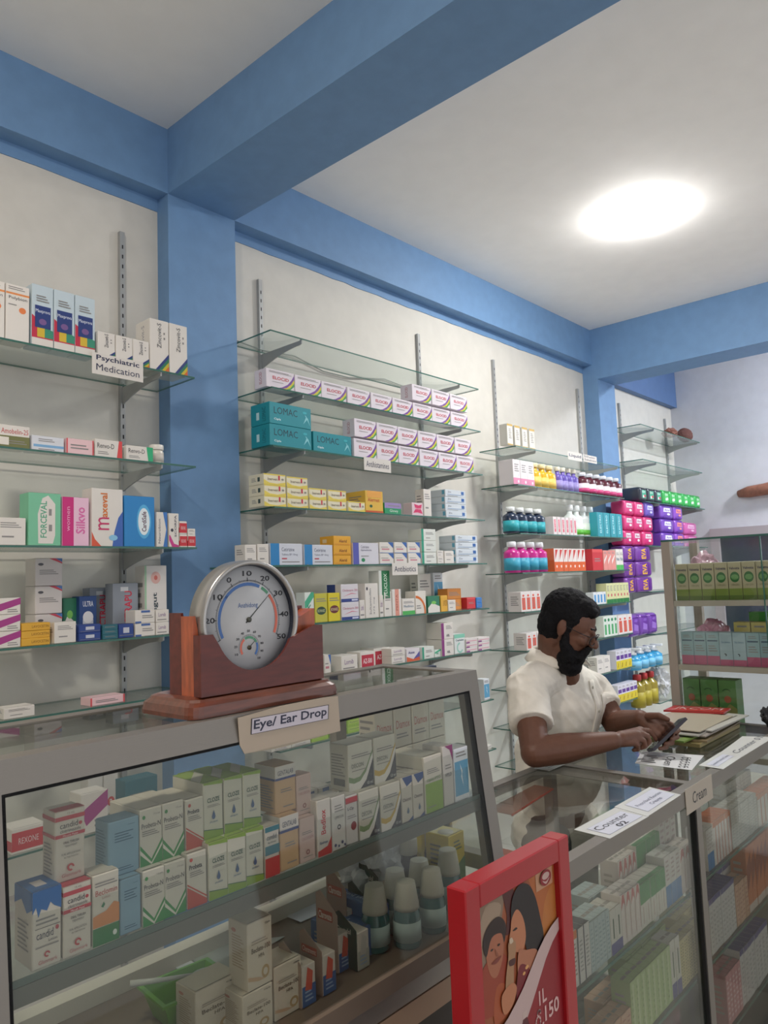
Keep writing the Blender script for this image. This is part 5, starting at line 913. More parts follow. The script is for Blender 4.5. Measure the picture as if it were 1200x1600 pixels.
paper('paper_slip', 'torn white paper piece beside the green basket', [(0.7332, 1.1784, 0.9530), (0.7309, 1.1144, 0.9530), (0.7654, 1.1198, 0.9530), (0.7606, 1.1784, 0.9530)], .9515)
paper('paper_slip', 'grey envelope lying at the rear of the showcase deck', [(0.7649, 1.1732, 0.9550), (0.7663, 1.0852, 0.9550), (0.9199, 1.1058, 0.9550), (0.8440, 1.1648, 0.9550)], .9512, col='#9fa6a2')
# dispenser cards with open cartons
def dispenser(x, y, rz, label, card_col, tip, h, text, front='#c9c0b4'):
    t = thing('counter_display_box', label, 'display box', (x, y, .9515), rz)
    b = MB(); w, d = .027, .05; b.box(-w / 2, -d / 2, 0, w / 2, d / 2, .058, mat(front, .5), .001)
    decal(b, (-w / 2, -d / 2, 0), (w, 0, 0), (0, 0, .058), (0, -1, 0), [('r', 0, 0, 1, .5, '#34588c' if tip != '#b8b4ac' else '#a8aaa0'), ('l', .2, .1, .8, .4, 3, '#8fa0b8') , ('p', [(.2, .4), (.7, .35), (.8, .8), (.4, .95)], tip)]); b.build('box_tray', t)
    c = MB(); c.prism([(-w / 2 - .001, -d / 2, 0), (-w / 2 - .001, d / 2, 0), (-w / 2 - .001, d / 2, h), (-w / 2 - .001, d * .3, h + .006), (-w / 2 - .001, -d * .1, h * .93), (-w / 2 - .001, -d / 2, h * .78)], (-.0012, 0, 0), mat(card_col, .55))
    decal(c, (-w / 2 - .0025, d / 2, 0), (0, -d, 0), (0, 0, h), (-1, 0, 0), [('r', .1, .66, .8, .8, '#a04838' if tip != '#b8b4ac' else '#2c4a3c'), ('t', text, .14, .68, .76, .78, '#d8ccc0')], eps=.0003); c.build('header_card', t)
for a in (((0.7975, 0.9000, 0.9550), .0, 'beige display box with orange tip at the lower front, leftmost', '#a08a7c', '#c4503c', .080, 'Ointment'), ((0.8401, 0.9000, 0.9550), .0, 'beige display box with orange tip second from the left', '#947c70', '#c4503c', .084, 'Ointment'),
          ((0.9037, 0.9300, 0.9550), 0, 'taller beige display box with pink header card', '#a3897c', '#c4503c', .115, 'Clarovate'), ((0.9795, 0.9850, 0.9550), 0, 'taller beige display box behind the pink header card', '#8f7468', '#c4503c', .118, 'Clarovate'),
          ((0.9267, 0.9100, 0.9550), 0, 'dark green display box with white lettering nearest the glass', '#27382f', '#b8b4ac', .08, 'Doxtadol'), ((1.0142, 0.9650, 0.9550), 0, 'dark green display box with white lettering in the middle', '#27382f', '#b8b4ac', .088, 'Doxtadol'), ((1.0991, 1.0200, 0.9550), 0, 'dark green display box with white lettering at the rear', '#27382f', '#b8b4ac', .09, 'Doxtadol')):
    dispenser(a[0][0], a[0][1] + .03, a[1], a[2], a[3], a[4], a[5], a[6])
# navy board behind showcase
b = MB(); b.prism([(-.16, -.01, -.62), (.16, -.01, -.62), (.075, -.01, .3), (-.075, -.01, .3)], (0, .02, 0), mat('#2f3c55', .5, bump=.3, scale=30))
tag(b.build('leaning_board', None, (1.56, 1.31, 1.05)), 'dark navy board standing upright behind the right end of showcase', 'board')
# ------------------------------------------------------------------ right counter
def counter():
    t = thing('glass_counter', 'long aluminium framed glass counter full of cream cartons in front of man', 'counter', (2.2, 1.0, 0))
    def mk(nm, fn):
        b = MB(); fn(b); b.v = [(v[0] - 2.2, v[1] - 1.0, v[2]) for v in b.v]; return b.build(nm, t)
    x0, x1, y0, y1, z = 1.345, 3.07, .805, 1.275, 1.0
    mk('top_frame', lambda b: (b.box(x0, y0, z - .04, x1, y0 + .03, z, ALU), b.box(x0, y1 - .03, z - .03, x1, y1, z, ALU), b.box(x0, y0 + .03, z - .03, x0 + .03, y1 - .03, z, ALU), b.box(x1 - .03, y0 + .03, z - .03, x1, y1 - .03, z, ALU), b.box(2.12, y0 + .03, z - .03, 2.15, y1 - .03, z, ALU)))
    mk('top_glass', lambda b: b.box(x0 + .03, y0 + .03, z - .008, 2.12, y1 - .03, z - .002, TINTGLASS))
    mk('top_glass', lambda b: b.box(2.15, y0 + .03, z - .008, x1 - .03, y1 - .03, z - .002, TINTGLASS))
    for xx in (x0, 2.115, x1 - .034):
        mk('front_post', lambda b: (b.box(xx, y0, .1, xx + .034, y0 + .028, z - .04, ALU), b.box(xx - .005, y0 + .002, .1, xx, y0 + .02, z - .04, RUBBER)))
        mk('rear_post', lambda b: b.box(xx, y1 - .03, .1, xx + .03, y1, z - .03, ALU))
    mk('front_glass', lambda b: b.box(x0 + .034, y0 + .01, .18, 2.11, y0 + .015, z - .04, TINTGLASS))
    mk('front_glass', lambda b: b.box(2.15, y0 + .01, .18, x1 - .034, y0 + .015, z - .04, TINTGLASS))
    mk('end_panel', lambda b: b.box(x0 + .005, y0 + .028, .1, x0 + .012, y1 - .03, z - .03, GLASS))
    for zz in (1.58 - .865, 1.58 - 1.09, 1.58 - 1.32):
        for xa, xb in ((x0 + .03, 2.115), (2.15, x1 - .03)):
            mk('glass_shelf', lambda b: (b.box(xa, .838, zz - .008, xb, y1 - .035, zz - .0005, SHELFGLASS), b.box(xa, .8365, zz - .008, xb, .838, zz, EDGE)))
    mk('kickboard', lambda b: (b.box(x0, y0, 0, x1, y0 + .02, .18, ALUD), b.box(x0, y1 - .02, 0, x1, y1, .18, ALUD), b.box(x0, y0 + .02, .1, x1, y1 - .02, .12, mat('#5d5a55', .6))))
counter()
# papers on the counter
Z1 = 1.0005
def F0(p): return p
paper('counter_sign', 'white paper sheet reading Counter 02 taped on the counter edge', [(1.6012, 0.8916, 1.0000), (1.5928, 0.8004, 1.0000), (1.7898, 0.7953, 1.0000), (1.8112, 0.8894, 1.0000)], Z1, col='#cfd0cc', cat='sign',
      its=[('r', .1, .14, .95, .9, '#8c90a4'), ('r', .105, .15, .945, .89, '#d6d8e4'), ('t', 'Counter', .14, .5, .9, .78, '#20222c'), ('t', '02', .42, .2, .64, .42, '#20222c')], O=((1.5928, 0.8004, 1.0000), (1.7898, 0.7953, 1.0000), (1.6000, 0.8782, 1.0000)))
paper('counter_sign', 'white paper sheet with framed small print right of the Counter 02 sheet', [(1.8094, 0.8919, 1.0000), (1.7835, 0.7957, 1.0000), (2.0025, 0.7994, 1.0000), (2.0269, 0.8933, 1.0000)], Z1 + .001, col='#cfd0cc', cat='sign',
      its=[('r', .14, .14, .95, .9, '#8c90a4'), ('r', .145, .15, .945, .89, '#d6d8e4'), ('t', 'Prescribed Reaction', .2, .5, .9, .64, '#5a6078'), ('t', 'Creams', .4, .28, .7, .42, '#5a6078')], O=((1.7835, 0.7957, 1.0000), (2.0025, 0.7994, 1.0000), (1.8072, 0.8858, 1.0000)))
paper('counter_sign', 'white paper sheet reading Counter 01 further along the counter edge', [(2.5355, 0.8747, 1.0000), (2.8140, 0.8929, 1.0000), (2.8578, 0.8019, 1.0000), (2.4997, 0.8019, 1.0000)], Z1, col='#cfd0cc', cat='sign',
      its=[('t', 'Counter 01', .1, .35, .95, .7, '#3a3c50')], O=((2.4997, 0.8019, 1.0000), (2.8311, 0.8049, 1.0000), (2.5289, 0.8686, 1.0000)))
paper('counter_sign', 'white paper sheet with small blue print left of the Counter 01 sheet', [(2.3297, 0.8698, 1.0000), (2.5355, 0.8747, 1.0000), (2.5101, 0.8013, 1.0000), (2.3225, 0.7977, 1.0000)], Z1 + .001, col='#cfd0cc', cat='sign',
      its=[('r', .1, .3, .95, .8, '#b0b4c8'), ('r', .105, .31, .945, .79, '#d6d8e4'), ('t', 'Sensitive Prescribed Creams', .14, .48, .92, .62, '#5a6078')], O=((2.3225, 0.7977, 1.0000), (2.5101, 0.8013, 1.0000), (2.3297, 0.8698, 1.0000)))
paper('open_sign', 'white laminated paper reading Open lying upside down under the hands', [(2.2581, 1.0367, 1.0000), (2.2672, 0.8678, 1.0000), (2.4655, 0.9021, 1.0000), (2.4223, 1.0853, 1.0000)], Z1, col='#d4d4d4', cat='sign',
      its=[('s', sum([[ring_pts(.82, .14 + .18 * q, .055, .06, -60, 250), ring_pts(.89, .17 + .18 * q, .03, .05, 180, -30)] for q in range(5)], []), .02, '#24242c'), ('t', 'Open', .44, .12, .66, .85, '#34343c', 3), ('l', .08, .15, .35, .8, 5, '#55555c')], O=((2.2581, 1.0367, 1.0000), (2.2672, 0.8678, 1.0000), (2.4138, 1.0816, 1.0000)))
paper('paper_note', 'white paper with cut handwriting beyond the phone on the counter', [(2.5198, 1.0374, 1.0000), (2.5126, 1.0132, 1.0000), (2.8351, 1.0514, 1.0000), (2.8213, 1.1661, 1.0000)], Z1, col='#d0d0d0', its=[('t', 'Eve', .1, .55, .8, .9, '#24242c')], O=((2.5198, 1.0374, 1.0000), (2.7875, 1.0413, 1.0000), (2.7319, 1.1539, 1.0000)))
paper('paper_note', 'white paper slip on the counter rear rail beneath the elbow', [(2.0362, 1.2584, 1.0000), (2.0347, 1.2048, 1.0000), (2.1679, 1.2046, 1.0000), (2.1483, 1.2654, 1.0000)], Z1, col='#cdd0cd', its=[('l', .2, .3, .8, .7, 2, '#8a8f94')], O=((2.0347, 1.2048, 1.0000), (2.1679, 1.2046, 1.0000), (2.0383, 1.2552, 1.0000)))
card('header_sign', ((2.0409, 0.8020, 0.9794)[0] + (2.2393, 0.8020, 0.9775)[0]) / 2, .8025, .972, (2.2393, 0.8020, 0.9775)[0] - (2.0409, 0.8020, 0.9794)[0], .066, ['Cream'], 'beige taped paper reading Cream on the counter front rail', col='#b3a899', tc='#2a2d34', margin=.24, rz=0, tilt=.0)
# magazines
def magazine(name, label, pts, z, th, col, its=None, O=None, cat='magazine'):
    return paper(name, label, pts, z, th, col, its, cat, O, 'magazine pile', .35)
mz = 1.0005
MG = [('buff folded newspaper at the very bottom of the magazine pile', '#9a8c5c', 0, .012), ('brown covered magazine just above the buff newspaper', '#8a7a5e', .02, .006), ('green covered magazine sticking out to the left of the pile', '#7f9a4c', -.05, .006),
      ('grey brown magazine above the green one', '#a09890', .03, .005), ('pale grey magazine in the middle of the pile', '#aca9a2', -.01, .004), ('white printed magazine sticking out at the right of the pile', '#c2c0b8', .075, .004), ('thin cream leaflet directly under the red magazine', '#b4ab98', .01, .003)]
zz = mz
for i, (l, c, dx, th) in enumerate(MG):
    a_ = .05 * math.sin(i * 2.1); cx_, cy_ = 2.77 + dx, 1.075 - dx * .4; hw, hh = .205 - .006 * i, .125 - .003 * i
    pts = [(cx_ + x * math.cos(a_) - y * math.sin(a_), cy_ + x * math.sin(a_) + y * math.cos(a_)) for x, y in ((-hw, -hh), (hw, -hh), (hw, hh), (-hw, hh))]
    its = None
    if i in (2, 5): its = [('l', .1, .1, .9, .5, 5, '#6d6a60'), ('r', .1, .6, .5, .9, '#59604c')]
    magazine('magazine', l, pts, zz, th, c, its, [pts[0], pts[1], pts[3]] if its else None); zz += th + .0006
rp = [((2.9070, 1.2048, 1.0400)), ((2.9623, 1.0000, 1.0400)), ((3.0681, 1.0083, 1.0400)), ((3.0359, 1.2126, 1.0400))]
magazine('magazine', 'red covered magazine with white letters on top of the pile', rp, zz, .006, '#b83030', its=[('t', 'JKCOM', .1, .2, .9, .75, '#d8b8b4'), ('r', 0, .0, 1, .04, '#8a2424')], O=(rp[0], rp[1], rp[3]))
# dark pouch by the hands
blob('pouch', 'dark blue grey cloth pouch lying behind the hands', 'pouch', (2.8160, 1.2417, 1.0100), .03, mat('#2d323c', .6), 2, .3, 4, (1.5, 1, .5))
blob('headphones', 'black soft strap bundle beyond the magazines', 'strap', (3.02, .86, 1.001), .03, mat('#26262a', .6), 5, .7, 5, (1.2, .8, .9))
# orange box inside the counter and red clip file
b = MB(); b.box(-.045, -.03, 0, .045, .03, .13, mat('#d8501c', .45), .001); decal(b, (-.045, -.03, 0), (.09, 0, 0), (0, 0, .13), (0, -1, 0), [('r', .58, .2, .95, .5, '#c9c4bc'), ('l', .62, .25, .9, .45, 6, '#55504c')])
p = (1.7382, 1.1641, 0.8600); tag(b.build('orange_box', None, (p[0] + .0, p[1] + .03, .7155)), 'bright orange carton with barcode label inside the counter behind the red sign', 'carton')
b = MB(); b.box(-.06, -.002, 0, .06, .002, .002, mat('#b8553c', .3, alpha=.7))
q0 = Vector((1.8062, 1.2140, 0.9300)); q1 = Vector((1.9689, 1.1669, 0.9700))
b = MB(); b.prism([q0 + Vector((0, -.02, 0)), q1 + Vector((0, -.01, 0)), q1 + Vector((0, .05, 0)), q0 + Vector((0, .06, 0))], (0, 0, .003), mat('#b06a54', .25, alpha=.6)); b.tube([q0 + Vector((0, -.02, 0)), q1 + Vector((0, -.01, 0))], .003, mat('#c8402c', .3))
q = q0.copy(); b.v = [(v[0] - q.x, v[1] - q.y, v[2] - q.z) for v in b.v]
tag(b.build('file_sleeve', None, q), 'translucent red edged file sleeve leaning on the orange carton', 'file')
# ------------------------------------------------------------------ red framed advertising board
def red_board():
    y = .66; a = Vector((0.8732, 0.6600, 1.1499)); c = Vector((1.1649, 0.6600, 1.1476)); w = c.x - a.x; zt = (a.z + c.z) / 2; h = zt - .12
    t = thing('advertising_board', 'red framed drink advertising board with a couple and price, standing before the counter', 'sign board', (a.x + w / 2, y + .012, 0))
    RED = mat('#a81822', .35, coat=.2, key='red_enamel'); X0 = -w / 2
    b = MB(); f = .034
    for (xa, za, xb, zb) in ((X0, .12, X0 + f, zt), (X0 + w - f, .12, X0 + w, zt), (X0 + f, zt - f, X0 + w - f, zt), (X0 + f, .12, X0 + w - f, .12 + f)):
        b.box(xa, -.012, za, xb, .022, zb, RED, .002)
    b.build('frame', t)
    l = MB(); l.box(X0, -.01, 0, X0 + .03, .02, .12, RED); l.build('leg', t); l = MB(); l.box(X0 + w - .03, -.01, 0, X0 + w, .02, .12, RED); l.build('leg', t)
    p = MB(); p.box(X0 + f - .004, -.0, .13, X0 + w - f + .004, .006, zt - f + .004, mat('#8c1420', .4)); ph = w * .66; O = (X0 + f, -.0004, zt - f - ph); 
    its = [('r', 0, .0, 1, 1, '#9a5230'), ('c', [(.58, .2), (1, .2), (1, 1), (.66, 1), (.74, .7)], '#b0622f'), ('c', [(.78, .3), (1, .4), (1, .8), (.84, .7)], '#b97236'), ('p', [(0, .45), (0, 1), (.36, 1), (.3, .8), (.2, .6)], '#86705c'), ('c', [(.0, .7), (.12, .95), (.3, .9), (.2, .75)], '#a08a74'),
           ('c', [(.32, 1), (.36, .8), (.34, .66), (.42, .7), (.46, .95)], '#4c1a18'), ('r', .74, .83, .97, 1, '#c09070'),
           ('c', [(.02, .2), (.0, .42), (.1, .56), (.3, .54), (.40, .34), (.34, .16)], '#963c26'), ('c', [(.16, .1), (.2, .34), (.32, .3), (.36, .12)], '#a8522e'),
           ('c', [(.12, .50), (.10, .62), (.15, .72), (.25, .74), (.30, .66), (.29, .53), (.22, .42), (.16, .43)], '#a8664a'), ('c', [(.10, .60), (.07, .72), (.14, .81), (.26, .83), (.34, .74), (.31, .62), (.28, .70), (.17, .71)], '#2a1714'),
           ('e', .165, .625, .016, .008, '#2a1714'), ('e', .245, .63, .016, .008, '#2a1714'), ('c', [(.15, .53), (.21, .51), (.27, .54), (.21, .545)], '#7c3428'), ('c', [(.2, .62), (.21, .56), (.235, .56)], '#8e5038'),
           ('c', [(.44, .58), (.40, .76), (.43, .9), (.52, .97), (.64, .93), (.72, .8), (.77, .62), (.80, .46), (.72, .37), (.60, .38), (.55, .52)], '#1b1113'),
           ('c', [(.41, .76), (.385, .67), (.36, .615), (.385, .59), (.38, .54), (.43, .50), (.52, .47), (.57, .56), (.55, .70), (.48, .80)], '#bb7854'), ('c', [(.41, .665), (.45, .675), (.47, .66), (.44, .655)], '#2a1714'), ('c', [(.38, .575), (.42, .57), (.41, .555)], '#963c34'),
           ('c', [(.47, .49), (.56, .46), (.70, .40), (.68, .26), (.54, .15), (.45, .3)], '#b07052'), ('c', [(.44, .32), (.50, .38), (.60, .28), (.56, .10), (.42, .12)], '#741a22'), ('e', .56, .33, .022, .014, '#d8a060'), ('e', .52, .30, .018, .012, '#d8a060'),
           ('c', [(.35, .60), (.43, .585), (.43, .5), (.40, .42), (.38, .26), (.29, .2), (.30, .36), (.34, .5)], '#a87e5c'), ('c', [(.345, .47), (.42, .46), (.41, .42), (.35, .43)], '#4c2420'), ('c', [(.36, .62), (.39, .625), (.405, .59), (.37, .585)], '#c8b49c'), ('c', [(.24, .26), (.36, .3), (.42, .24), (.36, .14), (.26, .12)], '#bb7854'),
           ('e', .86, .91, .075, .062, '#8c1822'), ('e', .86, .925, .05, .028, '#c8a8a0'), ('c', [(.81, .9), (.86, .88), (.91, .9), (.86, .86)], '#c8a8a0'),
           ('p', [(0, -1.6), (1, -1.6), (1, .44), (.9, .38), (.8, .29), (.7, .17), (.6, .05), (.5, -.06), (.4, -.15), (.3, -.2), (.2, -.23), (.1, -.25), (0, -.25)], '#8c1420'),
           ('p', [(0, -.0), (.1, .01), (.2, .04), (.3, .08), (.4, .14), (.5, .21), (.6, .3), (.7, .39), (.8, .46), (.9, .51), (1, .54), (1, .44), (.9, .38), (.8, .29), (.7, .17), (.6, .05), (.5, -.06), (.4, -.15), (.3, -.2), (.2, -.23), (.1, -.25), (0, -.25)], '#c4a8a4'),
           ('c', [(.44, -.5), (.44, -.14), (.48, .0), (.51, .0), (.55, -.14), (.55, -.5)], '#5a1420'), ('r', .47, -.02, .52, .03, '#c8b0a8'),
           ('t', '1L', .68, -.02, .78, .09, '#d8b0ac'), ('s', [ring_pts(.655, -.13, .03, .042, 60, 400), ring_pts(.67, -.07, .02, .022, 200, -20), [(.71, -.165), (.725, -.17)]], .014, '#d8b0ac'), ('t', '150', .745, -.17, .94, -.05, '#d8b0ac'),
           ('s', [ring_pts(.4, -.34, .05, .06, 0, 330), ring_pts(.52, -.34, .05, .07, 120, -160)], .02, '#c8a09c')]
    its = [i for i in its]
    decal(p, O, (w - 2 * f, 0, 0), (0, 0, ph), (0, -1, 0), its, eps=.0002); p.build('poster', t)
red_board()
# ------------------------------------------------------------------ tall vitrine beyond the counter
def vitrine():
    X = 3.12; y0, y1 = .45, 1.255; d = .36; zt = 1.58 + .132; VM = mat('#a89c90', .5, key='vitrine_frame_paint')
    t = thing('glass_vitrine', 'tall glass vitrine with taupe frame at the far end of the counter', 'vitrine', (X, y1, 0))
    def mk(nm, fn):
        b = MB(); fn(b); b.v = [(v[0] - X, v[1] - y1, v[2]) for v in b.v]; return b.build(nm, t)
    for xx, yy in ((X, y1 - .035), (X, y0), (X + d - .03, y1 - .03), (X + d - .03, y0)):
        mk('corner_post', lambda b: b.box(xx, yy, 0, xx + .03, yy + .035, zt - .006, VM))
    tiers = (1.58 - .12, 1.58 - .378, 1.58 - .72)
    for zz in tiers: mk('shelf', lambda b: b.box(X + .003, y0 + .035, zz - .022, X + d - .003, y1 - .036, zz, mat('#a9a294', .5)))
    mk('top_glass', lambda b: (b.box(X, y0, zt - .006, X + d, y1, zt, GLASS), b.box(X - .002, y0, zt - .007, X, y1, zt + .001, EDGE)))
    mk('front_glass', lambda b: (b.box(X + .001, .87, .5, X + .006, y1 - .036, zt - .008, GLASS), b.box(X - .001, .868, .5, X + .007, .872, zt - .008, EDGE)))
    mk('front_glass', lambda b: b.box(X + .010, y0 + .036, .5, X + .014, .868, zt - .008, GLASS))
    mk('side_glass', lambda b: b.box(X + .032, y1 - .012, .5, X + d - .032, y1 - .008, zt - .008, GLASS))
    mk('base_panel', lambda b: b.box(X + .005, y0 + .036, 0, X + d - .005, y1 - .037, .5, mat('#9c958a', .5)))
    def vrow(z, ya, yb, n, h, dep, des, label, group, xo=.03, name='medicine_carton'):
        w = (ya - yb) / n
        for i in range(n):
            o = link(name, carton_mesh(des, w * .95, dep, h), None, (X + xo + dep / 2, ya - w * (i + .5), z + .0005), -PI / 2)
            tag(o, label.format(o=ON[i]), 'carton', group)
    DES['velv'] = ('#b4a888', [('r', 0, 0, 1, .3, '#7c8c3c'), ('r', 0, 0, 1, .12, '#5c7030'), ('e', .5, .6, .36, .14, '#2f6a34'), ('e', .5, .6, .28, .07, '#6a9a5c'), T('Velvetta', .1, .8, .9, .87, '#3c3450'), T('VIRGIN', .2, .37, .8, .42, '#6c6c48')], {})
    vrow(tiers[0], 1.216, .85, 7, .15, .07, 'velv', 'green and cream carton in the top tier of vitrine, {o} from left', 'green and cream cartons')
    DES['bp'] = ('#93aeb4', [('r', 0, 0, 1, .28, '#b85c7c'), ('r', .1, .72, .9, .76, '#44586c'), FL(.15, .4, .85, .62, 3), FL(.2, .82, .8, .92, 2)], {})
    DES['bp2'] = ('#a8bcc4', [('r', 0, 0, 1, .18, '#b85c7c'), T('Glyc Solution', .15, .66, .85, .74, '#44688c'), ('a', .4, .32, .12, .05, -60, 120, '#33383c'), ('r', 0, .42, 1, .43, '#9ab0b4')], {})
    for k, (de) in enumerate(['bp', 'bp', 'bp', 'bp2', 'bp2', 'bp', 'bp']):
        o = link('medicine_carton', carton_mesh(de, .049, .05, .13), None, (X + .05, 1.185 - .0505 * k, tiers[1] + .0005), -PI / 2)
        tag(o, ('pale blue carton with pink foot in middle tier, %s from left' if de == 'bp' else 'pale blue carton with round emblem in middle tier, %s from left') % ON[k], 'carton', 'blue and pink cartons')
    DES['ylogo'] = ('#c8b870', [('e', .5, .4, .32, .34, '#8a5c2c'), ('e', .5, .4, .26, .28, '#c8a83c'), FL(.2, .85, .8, .95, 1)], {})
    vrow(tiers[1] , 1.03, .70, 5, .165, .06, 'ylogo', 'yellow carton with round emblem behind the pale blue cartons, {o} from left', 'yellow emblem cartons', .12)
    DES['greenb'] = ('#4f7d42', [('p', [(0, 0), (1, 0), (1, .4), (.6, .5), (.3, .38), (0, .42)], '#8c8a50'), ('p', [(0, 0), (1, 0), (1, .62), (.6, .68), (.3, .6), (0, .64)], '#8c8a50'), ('e', .5, .74, .2, .05, '#9a5434'), ('a', .45, .82, .27, .22, 30, 150, '#1f4a24')], {})
    vrow(tiers[2], 1.215, 1.005, 3, .285, .08, 'greenb', 'large green carton with brown emblem in bottom tier, {o} from left', 'large green cartons', .02)
    DES['gpk'] = ('#4cb03c', [('e', .5, .5, .3, .2, '#a8d870')], {})
    vrow(tiers[1], 1.0, .86, 1, .2, .06, 'gpk', 'bright green carton at the back of the middle tier', None, .22)
    blob('plastic_bag', 'shiny pink plastic bag in the middle tier of vitrine', 'bag', (X + .19, 1.13, tiers[1] + .001), .075, mat('#c07898', .2, coat=.6), 4, .3, 7, (.9, .9, 1.1))
    blob('storage_bag', 'translucent pinkish bag in the top tier behind the cartons', 'bag', (X + .2, 1.15, tiers[0] + .001), .07, mat('#b08a98', .3), 8, .3, 7, (.9, .9, 1.3))
    b = MB(); b.box(-.03, -.025, 0, .03, .025, .05, mat('#8a7a66', .6), .001); decal(b, (-.03, -.025, .05), (.06, 0, 0), (0, .05, 0), (0, 0, 1), [('r', .1, .1, .9, .9, '#a0704c')])
    tag(b.build('small_box', None, (X + .12, .83, tiers[2] + .0005)), 'small brown box at the right of the bottom vitrine tier', 'carton')
vitrine()
# items near the end wall
b = MB(); b.tube([(6.36, 1.90, 2.18), (6.345, 1.82, 2.187), (6.34, 1.7, 2.195), (6.34, 1.55, 2.215), (6.35, 1.4, 2.24)], [.028, .045, .047, .05, .06], mat('#8a5a48', .6, bump=.5, scale=30, var=.2), 16)
tag(b.build('wooden_ornament', None, (0, 0, 0)), 'brown wooden log shaped ornament hung on the end wall above window', 'ornament')
blob('clay_pot', 'small reddish brown clay lump on the topmost corner shelf, left one', 'pot', ((5.8580, 2.2200, 2.6675)[0], 2.22, 1.58 + 1.044), .055, mat('#8a5a4c', .8, bump=.5), 1, .5, 5, (1.1, .8, .6))
blob('clay_pot', 'round dark brown clay bowl on the topmost corner shelf, right one', 'pot', ((6.1692, 2.2200, 2.6850)[0], 2.22, 1.58 + 1.044), .07, mat('#6c4640', .8, bump=.5), 6, .15, 3, (1.1, .8, .8))
blob('plastic_bag', 'crumpled clear plastic bag beside the oil bottles on the lowest corner shelf', 'bag', ((5.2497, 2.2000, 0.7080)[0], 2.2, 1.58 - .884), .085, BAG, 9, .6, 9, (.8, .8, 1.1))
# ------------------------------------------------------------------ the man
SKIN = mat('#6c4737', .5, bump=.15, scale=60, var=.05, key='skin'); HAIR = mat('#0d0c10', .75, spec=.25, bump=.6, scale=220, key='black_hair'); 
SHIRT = mat('#f2ebdf', .85, bump=.5, scale=28, var=.05, key='linen_shirt')
def remesh(name, mb, vox, parent, smooth=3, disp=None, mats=None):
    me = mb.mesh(name); o = bpy.data.objects.new(name, me); COL.objects.link(o)
    m = o.modifiers.new('r', 'REMESH'); m.mode = 'VOXEL'; m.voxel_size = vox; m.use_smooth_shade = True
    s = o.modifiers.new('s', 'SMOOTH'); s.factor = .5; s.iterations = smooth
    bpy.context.view_layer.update(); dg = bpy.context.evaluated_depsgraph_get()
    ev = bpy.data.meshes.new_from_object(o.evaluated_get(dg)); bpy.data.objects.remove(o)
    if disp:
        ns = [v.normal.copy() for v in ev.vertices]
        for v, n in zip(ev.vertices, ns): v.co += n * disp(v.co)
    ev.materials.clear(); ev.materials.append(mb.mats[0])
    for p in ev.polygons: p.use_smooth = True; p.material_index = 0
    ev.name = name; return link(name, ev, parent)
